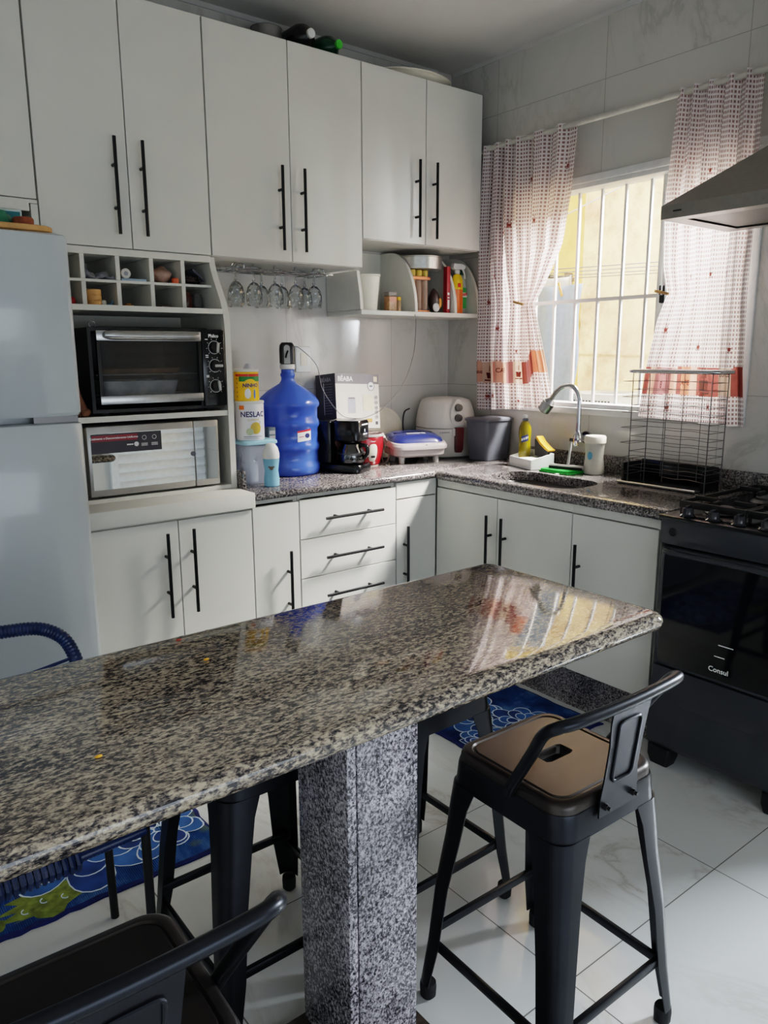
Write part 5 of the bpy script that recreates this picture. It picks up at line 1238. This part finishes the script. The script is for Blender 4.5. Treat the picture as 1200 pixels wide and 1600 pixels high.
def rug(label, x0, x1, y0, y1, flowers, seed, spots):
    bb = B(); rng = random.Random(seed); ring = []
    def side(ax, ay, bx, by):
        n = int(math.hypot(bx-ax, by-ay)/.03)
        for i in range(n):
            u = i/n; ring.append((ax + (bx-ax)*u + .010*(rng.random()-.5), ay + (by-ay)*u + .010*(rng.random()-.5)))
    side(x0, y0, x1, y0); side(x1, y0, x1, y1); side(x1, y1, x0, y1); side(x0, y1, x0, y0)
    cx_, cy_ = (x0+x1)/2, (y0+y1)/2
    sh = lambda k, z: [V((cx_ + (x-cx_) - math.copysign(min(k, abs(x-cx_)), x-cx_), cy_ + (y-cy_) - math.copysign(min(k, abs(y-cy_)), y-cy_), z)) for x, y in ring]
    bb.loft([sh(0, .0005), sh(0, .006), sh(.012, .009)], True, False, mi=4); bb.face(sh(.012, .009), 0)
    z = .0094
    def petal(px, py, ang, L, W, mi):
        nonlocal z
        z += .00012; pts = []
        for i in range(20):
            a = 2*PI*i/20; u = L*.5*(1 + math.cos(a)); w_ = W*math.sin(a)*(.55 + .45*u/L)
            pts.append((px + u*math.cos(ang) - w_*math.sin(ang), py + u*math.sin(ang) + w_*math.cos(ang)))
        ins = lambda p: x0 + .012 < p[0] < x1 - .012 and y0 + .012 < p[1] < y1 - .012
        pts = [(min(max(p[0], x0 + .012), x1 - .012), min(max(p[1], y0 + .012), y1 - .012)) for p in pts]
        cxp = sum(p[0] for p in pts)/20; cyp = sum(p[1] for p in pts)/20
        bb.face([V((p[0], p[1], z)) for p in pts], 2)
        bb.face([V((cxp + (p[0]-cxp)*(1 - .0045/max(.02, W)), cyp + (p[1]-cyp)*(1 - .0045/max(.02, L/2)), z + .00006)) for p in pts], mi)
    for px, py, r, hue in spots:
        bb.face([V((px + r*math.cos(2*PI*i/24)*(1 + .3*math.sin(3*i)), py + .6*r*math.sin(2*PI*i/24)*(1 + .25*math.sin(5*i)), .0092 + .00002*hue)) for i in range(24)], 3)
        for k in range(3):
            xx, yy = px - r*.5 + k*r*.5, py - .1*r + .15*r*(k % 2)
            bb.tube([(xx + .011*math.cos(a), yy + .011*math.sin(a), .0098) for a in [PI*.6 + i*.45 for i in range(8)]], .0016, 4, mi=2)
    for fx_, fy_, sc, ph in flowers:
        for layer, (nP, L, W, off) in enumerate(((7, .20, .078, 0), (6, .145, .062, .35), (5, .09, .044, .1))):
            for i in range(nP):
                a = ph + off + 2*PI*i/nP + .12*(rng.random()-.5)
                petal(fx_ + .02*sc*math.cos(a), fy_ + .02*sc*math.sin(a), a, L*sc*(.85 + .3*rng.random()), W*sc, 1 if (i + layer) % 2 else 5)
    return single('rug', bb, [RUGM, PET, PWH, RYL, RDK, PET2], label, 'rug', ((x0+x1)/2, (y0+y1)/2, 0), 'painted blue floral rugs', sharp=.3)
rug('blue painted floral rug on the floor in front of the fridge', -3.0, -2.055, -1.292, -.78, [(-2.42, -1.04, 1.0, .2), (-2.19, -1.10, .62, .5), (-2.78, -1.0, .9, .9)], 4, [(-2.55, -1.215, .10, 0), (-2.74, -1.235, .09, 1)])
rug('blue painted floral rug on the floor in front of the sink cabinets', -1.112, -.555, -1.515, -.70, [(-.90, -1.12, .75, .3), (-.80, -1.32, .6, .8), (-1.02, -1.33, .5, .1)], 9, [(-.70, -.95, .12, 0)])

# ------------------------------------------------------------------ curtains
def interp(tab, z):
    if z >= tab[0][0]: return tab[0][1]
    for (za, va), (zb, vb) in zip(tab, tab[1:]):
        if z >= zb:
            u = (za - z)/(za - zb); return va + (vb - va)*u
    return tab[-1][1]
def curtain(label, cols, ss, ztop, zbot, band, wid, folds, xoff, tie_z, seed, bandcols, cups, words, tie):
    """cols: one (z, y) table for each s in ss; the cloth hangs in folds about the plane x = xoff"""
    t = thing('curtain', label, 'curtain', (xoff, interp(cols[0], 1.6), zbot[0]), 'patterned kitchen curtains')
    def Sf(s, z):
        ys = [interp(c, z) for c in cols]; y = ys[-1]
        for i in range(len(ss) - 1):
            if s <= ss[i+1]:
                y = ys[i] + (ys[i+1] - ys[i])*(s - ss[i])/(ss[i+1] - ss[i]); break
        w = abs(ys[-1] - ys[0])
        near = math.exp(-((z - tie_z)/.16)**2)
        amp = .017*(1 - .55*near) * (1 if z > 1.9 else .8)
        x = xoff - amp*math.sin(2*PI*folds*s + .6*math.sin(3*z + seed)) - .006*math.sin(2*PI*folds*2.3*s + 1.7 + seed + z*2)
        if s > ss[-2]: x -= .012*near
        return V((x, y, z))
    NS, NZ = 120, 180
    bb = B(); bm = bb.bm; uvl = bm.loops.layers.uv.new('UVMap'); grid = []
    for j in range(NZ + 1):
        row = []
        for i in range(NS + 1):
            s = i/NS; zb = zbot[0] + (zbot[1] - zbot[0])*s; z = ztop + (zb - ztop)*j/NZ
            row.append((bm.verts.new(Sf(s, z)), (s*wid, z + (.05*(s-.5) if False else 0))))
        grid.append(row)
    for j in range(NZ):
        for i in range(NS):
            q = [grid[j][i], grid[j+1][i], grid[j+1][i+1], grid[j][i+1]]
            f = bm.faces.new([k[0] for k in q])
            for l, k in zip(f.loops, q): l[uvl].uv = k[1]
            zc = sum(k[0].co.z for k in q)/4; s = (i + .5)/NS
            b0, b1 = band(s)
            if b0 < zc < b1:
                for sa, sb, mi in bandcols:
                    if sa <= s < sb: f.material_index = mi
    OFF = V((-.0035, 0, 0))
    def on(s, z): return Sf(min(max(s, .001), .999), z) + OFF
    for s0, zc, k, *cm in cups:
        cm = cm[0] if cm else 1     # little printed cups with steam
        w = .013/wid*k; h = .011*k
        bb.face([on(s0 + dx*w, zc + dz*h) for dx, dz in ((-1, .6), (-.75, -.8), (.75, -.8), (1, .6))], cm)
        bb.face([on(s0 + dx*w, zc + dz*h) for dx, dz in ((-1.3, -1.05), (1.3, -1.05), (1.3, -1.35), (-1.3, -1.35))], cm)
        for q in (-.3, .3): bb.face([on(s0 + (q + dx)*w, zc + dz*h) for dx, dz in ((-.12, .9), (.12, .9), (.22, 2.2), (-.02, 2.2))], cm)
    for body, s0, zc, size, mi in words:
        bb.text(body, size, lambda a, c: on(s0 + a/wid, zc + c), mi, bold=.0005)
    mats = [CURT, CB1, CB2, CB3, CB4, CB5, CB6]
    obj('fabric', bb, mats, t, sharp=3, recalc=False)
    ty, tz = tie
    b = B(); m = Matrix.Translation((xoff - .045, ty, tz)) @ Matrix.Rotation(.25, 4, 'X')
    b.box(-.004, .004, -.032, .032, -.0005, .005, .001); b.box(-.004, .004, -.032, .032, -.006, -.0012, .001); b.tube([(.0045*math.cos(a), .004 + .002*math.sin(a)*0, .007*math.sin(a)) for a in [2*PI*i/12 for i in range(12)]], .001, 4, True); b.xf(m)
    lab(obj('clothespin', b, WOOD, t), 'wooden clothespin pinching the cloth')
    return t
CURT = cloth_mat('curtain_printed_cotton', 'dots')
CB1 = cloth_mat('curtain_brick', (140, 74, 68)); CB2 = cloth_mat('curtain_salmon', (214, 164, 144)); CB3 = cloth_mat('curtain_tan', (206, 176, 158)); CB4 = cloth_mat('curtain_mauve', (160, 104, 104)); CB5 = cloth_mat('curtain_orange', (206, 132, 106)); CB6 = cloth_mat('curtain_maroon', (96, 44, 42))
XC = -.075
rl = random.Random(2)
curtain('left curtain of red-dotted white cotton, tied back at the left of the window',
    [[(2.40, -.333), (1.9, -.305), (1.4, -.295), (1.14, -.302)], [(2.40, -.55), (2.03, -.56), (1.80, -.585), (1.66, -.612), (1.45, -.608), (1.14, -.64)], [(2.40, -.89), (2.36, -.889), (2.12, -.868), (1.91, -.826), (1.75, -.742), (1.655, -.680), (1.46, -.728), (1.23, -.792), (1.18, -.80)]],
    [0, .52, 1], 2.412, (1.142, 1.185), lambda s: (1.283, 1.388) if s < .60 else (1.283 + .055*min(1, (s - .60)/.16), 1.388 + .055*min(1, (s - .60)/.16)), .95, 6, XC, 1.66, 1.0,
    [(0, .035, 1), (.035, .08, 2), (.08, .20, 3), (.20, .235, 1), (.235, .33, 2), (.33, .42, 4), (.42, .54, 3), (.54, .60, 1), (.60, .68, 4), (.68, .76, 1), (.76, .95, 5), (.95, 1.01, 2)],
    [(.14, 1.32, 1.9, 6), (.46, 1.33, 1.7, 1), (.86, 1.38, 2.0, 1)] + [(a, z, .9) for a, z in ((.62, 2.22), (.93, 2.24), (.70, 2.03), (.40, 2.03), (.32, 2.0), (.66, 1.83), (.22, 1.80), (.35, 1.69), (.12, 1.68), (.25, 1.55), (.45, 1.44), (.20, 1.22), (.12, 1.215), (.45, 1.20), (.52, 1.20), (.82, 1.52), (.85, 1.30))],
    [('CAFE', .285, 1.345, .030, 6), ('ARABE', .06, 1.335, .020, 6)], (-.615, 1.662))
curtain('right curtain of red-dotted white cotton, tied back behind the range hood',
    [[(2.40, -1.362), (2.05, -1.342), (1.76, -1.351), (1.66, -1.374), (1.56, -1.337), (1.35, -1.293), (1.16, -1.268)], [(2.40, -1.50), (1.9, -1.49), (1.66, -1.50), (1.4, -1.47), (1.15, -1.47)], [(2.40, -1.690), (1.86, -1.70), (1.36, -1.705), (1.15, -1.725)]],
    [0, .45, 1], 2.412, (1.165, 1.150), lambda s: (1.262, 1.372), .95, 5, XC, 1.66, 2.3,
    [(0, .07, 1), (.07, .12, 2), (.12, .30, 4), (.30, .36, 2), (.36, .43, 1), (.43, .50, 5), (.50, .56, 2), (.56, .76, 1), (.76, .90, 3), (.90, 1.01, 1)],
    [(.66, 1.305, 2.6, 3)] + [(a, z, .9) for a, z in ((.35, 1.72), (.62, 1.72), (.78, 1.72), (.80, 1.90), (.12, 1.52), (.42, 1.43), (.55, 1.45), (.88, 1.44), (.70, 1.22), (.30, 1.21), (.5, 2.1), (.2, 2.15))],
    [('COFFEE', .21, 1.350, .027, 6), ('8', .21, 1.30, .04, 6), ('CAFE', .465, 1.31, .028, 1), ('COFFEE', .85, 1.345, .026, 6)], (-1.372, 1.664))
# big printed cup on the right curtain band belongs to the same cloth
t = thing('curtain_rod', 'off-white curtain rod across the top of the window', 'curtain rod', (-.075, -.99, 2.40))
b = B(); b.cyl((-.075, -.30, 2.398), (-.075, -1.76, 2.398), .0115, seg=14); obj('pole', b, M('rod_ivory', (186, 182, 172), .5, var=.1), t)
for y in (-.285, -1.775):
    b = B(); b.cyl((-.001, y, 2.398), (-.075, y, 2.398), .008, seg=10); b.sphere((-.075, y, 2.398), .016, 12); b.cyl((-.0005, y, 2.398), (-.006, y, 2.398), .022, seg=16); obj('bracket', b, M('rod_ivory', (186, 182, 172), .5), t)

# ------------------------------------------------------------------ the yard outside
t = thing('clothesline_bracket', 'dark metal clothesline bar bolted to the yellow yard wall outside the window', 'bracket', (.8, .02, 1.88))
b = B(); b.tube([(.55, .02, 1.90), (1.06, .02, 1.875)], .012, 8); obj('bar', b, M('bracket_iron', (80, 78, 74), .6, metal=.5), t)
b = B(); b.box(1.02, 1.09, .036, .049, 1.83, 1.92, .003); b.box(1.04, 1.07, .008, .036, 1.865, 1.89, .003); obj('plate', b, M('bracket_rust', (96, 82, 68), .7, var=.3), t)
ln = [(.58, 1.895, 1.92), (.70, 1.888, 1.91), (.84, 1.882, 1.90), (.97, 1.878, 1.89)]
for i, (x, z, z2) in enumerate(ln):
    b = B(); b.tube([(x, .012, z), (x, -1.2, z - .035), (x, -2.6, z2)], .003, 5)
    single('clothesline', b, M('line_wire', (112, 110, 112), .6), ['clothesline outside the window nearest the house', 'second clothesline from the house outside the window', 'third clothesline from the house outside the window', 'clothesline outside the window nearest the cream yard wall'][i], 'clothesline', (x, .012, z), 'clotheslines in the yard')
b = B(); b.tube([(.152, -.35, 2.0), (1.198, -1.05, 2.62)], .003, 5); single('wire', b, M('line_wire', (112, 110, 112), .6), 'thin wire running up diagonally across the upper part of the window view', 'wire', (.152, -.35, 2.0))
def hung(name, label, cat, x, y0, y1, z0, z1, mat, seed, slant=0):
    bb = B(); rng = random.Random(seed); rows = []
    for j in range(25):
        u = j/24; z = z1 + (z0 - z1)*u
        rows.append([V((x + .018*math.sin(7*v + 3*u + seed) + .012*math.sin(17*v + seed*2) - .01, y0 + (y1 - y0)*v + .012*math.sin(9*u + 5*v + seed) + slant*u*v, z - .03*v*(1-v)*(1-u) )) for v in [k/22 for k in range(23)]])
    vr = [[bb.bm.verts.new(p) for p in r] for r in rows]
    for a, c in zip(vr, vr[1:]):
        for i in range(22): bb.bm.faces.new((a[i], a[i+1], c[i+1], c[i]))
    o = single(name, bb, mat, label, cat, (x, (y0+y1)/2, z0), sharp=3, recalc=False)
    md = o.modifiers.new('thick', 'SOLIDIFY'); md.thickness = .003; return o
hung('hanging_sheet', 'large pale blue-grey garment hanging on the clothesline outside the window', 'laundry', .58, .0, -.43, 1.07, 1.80, cloth_mat('denim_pale', (172, 186, 206)), 1, .0)
hung('hanging_cloth', 'white cloth pegged on the clothesline behind the blue-grey garment', 'laundry', .70, .01, -.30, 1.42, 1.86, cloth_mat('white_cotton', (236, 236, 236)), 3)
for i, (y, z, a) in enumerate(((-.085, 1.80, .15), (-.30, 1.775, -.35))):
    b = B(); b.box(-.005, .005, -.006, -.0012, -.04, .04, .001); b.box(-.005, .005, .0012, .006, -.04, .04, .001); b.cyl((-.006, 0, .01), (.006, 0, .01), .004, seg=8)
    local_single('clothespin', b, WOOD, ['left wooden clothespin on the laundry outside', 'right wooden clothespin on the laundry outside, tilted'][i], 'clothespin', (.565, y, z), 'clothespins on the laundry', rot=(a, 0, 0))
t = thing('washing_machine', 'white washing machine standing in the yard below the window', 'washing machine', (.85, -.50, 0))
b = B(); b.box(.55, 1.12, -.80, -.22, .02, 1.02, .02, 3); obj('body', b, WPL, t)
b = B(); b.box(.56, 1.11, -.79, -.23, 1.0205, 1.05, .01); obj('lid', b, WPL, t)
b = B(); b.box(.60, .70, -.75, -.65, 0, .02); b.box(.95, 1.05, -.35, -.27, 0, .02); b.box(.60, .70, -.35, -.27, 0, .02); b.box(.95, 1.05, -.75, -.65, 0, .02); obj('foot', b, BLKM, t)
t = thing('laundry_basket', 'white plastic laundry basket with rows of holes outside the window', 'basket', (.80, -.46, 1.0505))
b = B(); b.loft([[V((p.x, p.y, z)) for p in rrect(hx, hy, .03, 4, 0, (.80, -.48))] for hx, hy, z in ((.15, .15, 1.051), (.18, .18, 1.20), (.19, .19, 1.205), (.185, .185, 1.21), (.165, .165, 1.20), (.14, .14, 1.06))]); obj('body', b, WPL, t)
b = B()
for i in range(14):
    for j in range(5): 
        y = -.615 + i*.021; z = 1.075 + j*.022; x = .80 - .152 - .03*(z - 1.051)/.15
        b.box(x - .0035, x - .0005, y - .005, y + .005, z - .006, z + .006)
obj('holes', b, M('hole_shadow', (60, 60, 64), .8), t)

# ------------------------------------------------------------------ light
w = bpy.data.worlds.new('World'); S.world = w; w.use_nodes = True
bg = w.node_tree.nodes['Background']; bg.inputs[0].default_value = (.80, .90, 1.0, 1); bg.inputs[1].default_value = .3
def area(name, loc, target, sx, sy, power, col):
    l = bpy.data.lights.new(name, 'AREA'); l.shape = 'RECTANGLE'; l.size = sx; l.size_y = sy; l.energy = power; l.color = col
    o = bpy.data.objects.new(name, l); COL.objects.link(o); o.location = loc
    o.rotation_euler = (V(target) - V(loc)).to_track_quat('-Z', 'Y').to_euler(); return o
sun = bpy.data.lights.new('sun', 'SUN'); sun.energy = 14; sun.angle = .02; sun.color = (1, .93, .80)
so = bpy.data.objects.new('sun', sun); COL.objects.link(so); so.rotation_euler = V((.50, .14, -1)).to_track_quat('-Z', 'Y').to_euler(); so.location = (-3, -3, 6)
area('yard_daylight', (.80, -1.55, 2.82), (-1.8, -.70, .75), .8, .5, 280, (1, .97, .94)).data.spread = math.radians(105)
area('street_daylight', (-2.1, -5.0, .95), (-1.7, -1.6, -1.2), 2.2, 1.4, 34, (.78, .89, 1))
area('side_daylight', (2.2, -3.50, 1.75), (-1.6, -2.2, .5), .55, 1.1, 380, (.84, .92, 1))

# ------------------------------------------------------------------ camera
F_PX = 1197.883
cam = bpy.data.cameras.new('camera'); co = bpy.data.objects.new('camera', cam); COL.objects.link(co)
cam.sensor_fit = 'AUTO'; cam.sensor_width = 36; cam.lens = F_PX / 1600 * 36; cam.clip_start = .02
ya, pi_, ro = math.radians(38.0059), math.radians(-11.667), math.radians(-.2565)
fw = V((math.sin(ya)*math.cos(pi_), math.cos(ya)*math.cos(pi_), math.sin(pi_)))
r0 = V((math.cos(ya), -math.sin(ya), 0)); u0 = r0.cross(fw)
rt = r0*math.cos(ro) + u0*math.sin(ro); up = -r0*math.sin(ro) + u0*math.cos(ro)
co.matrix_world = Matrix(((rt.x, up.x, -fw.x, -2.9367), (rt.y, up.y, -fw.y, -3.1789), (rt.z, up.z, -fw.z, 1.4298), (0, 0, 0, 1)))
S.camera = co
S.cycles.caustics_reflective = False; S.cycles.caustics_refractive = False
S.view_settings.view_transform = 'Filmic'; S.view_settings.look = 'Medium High Contrast'; S.view_settings.exposure = -.05
for m in bpy.data.materials: m.use_fake_user = False
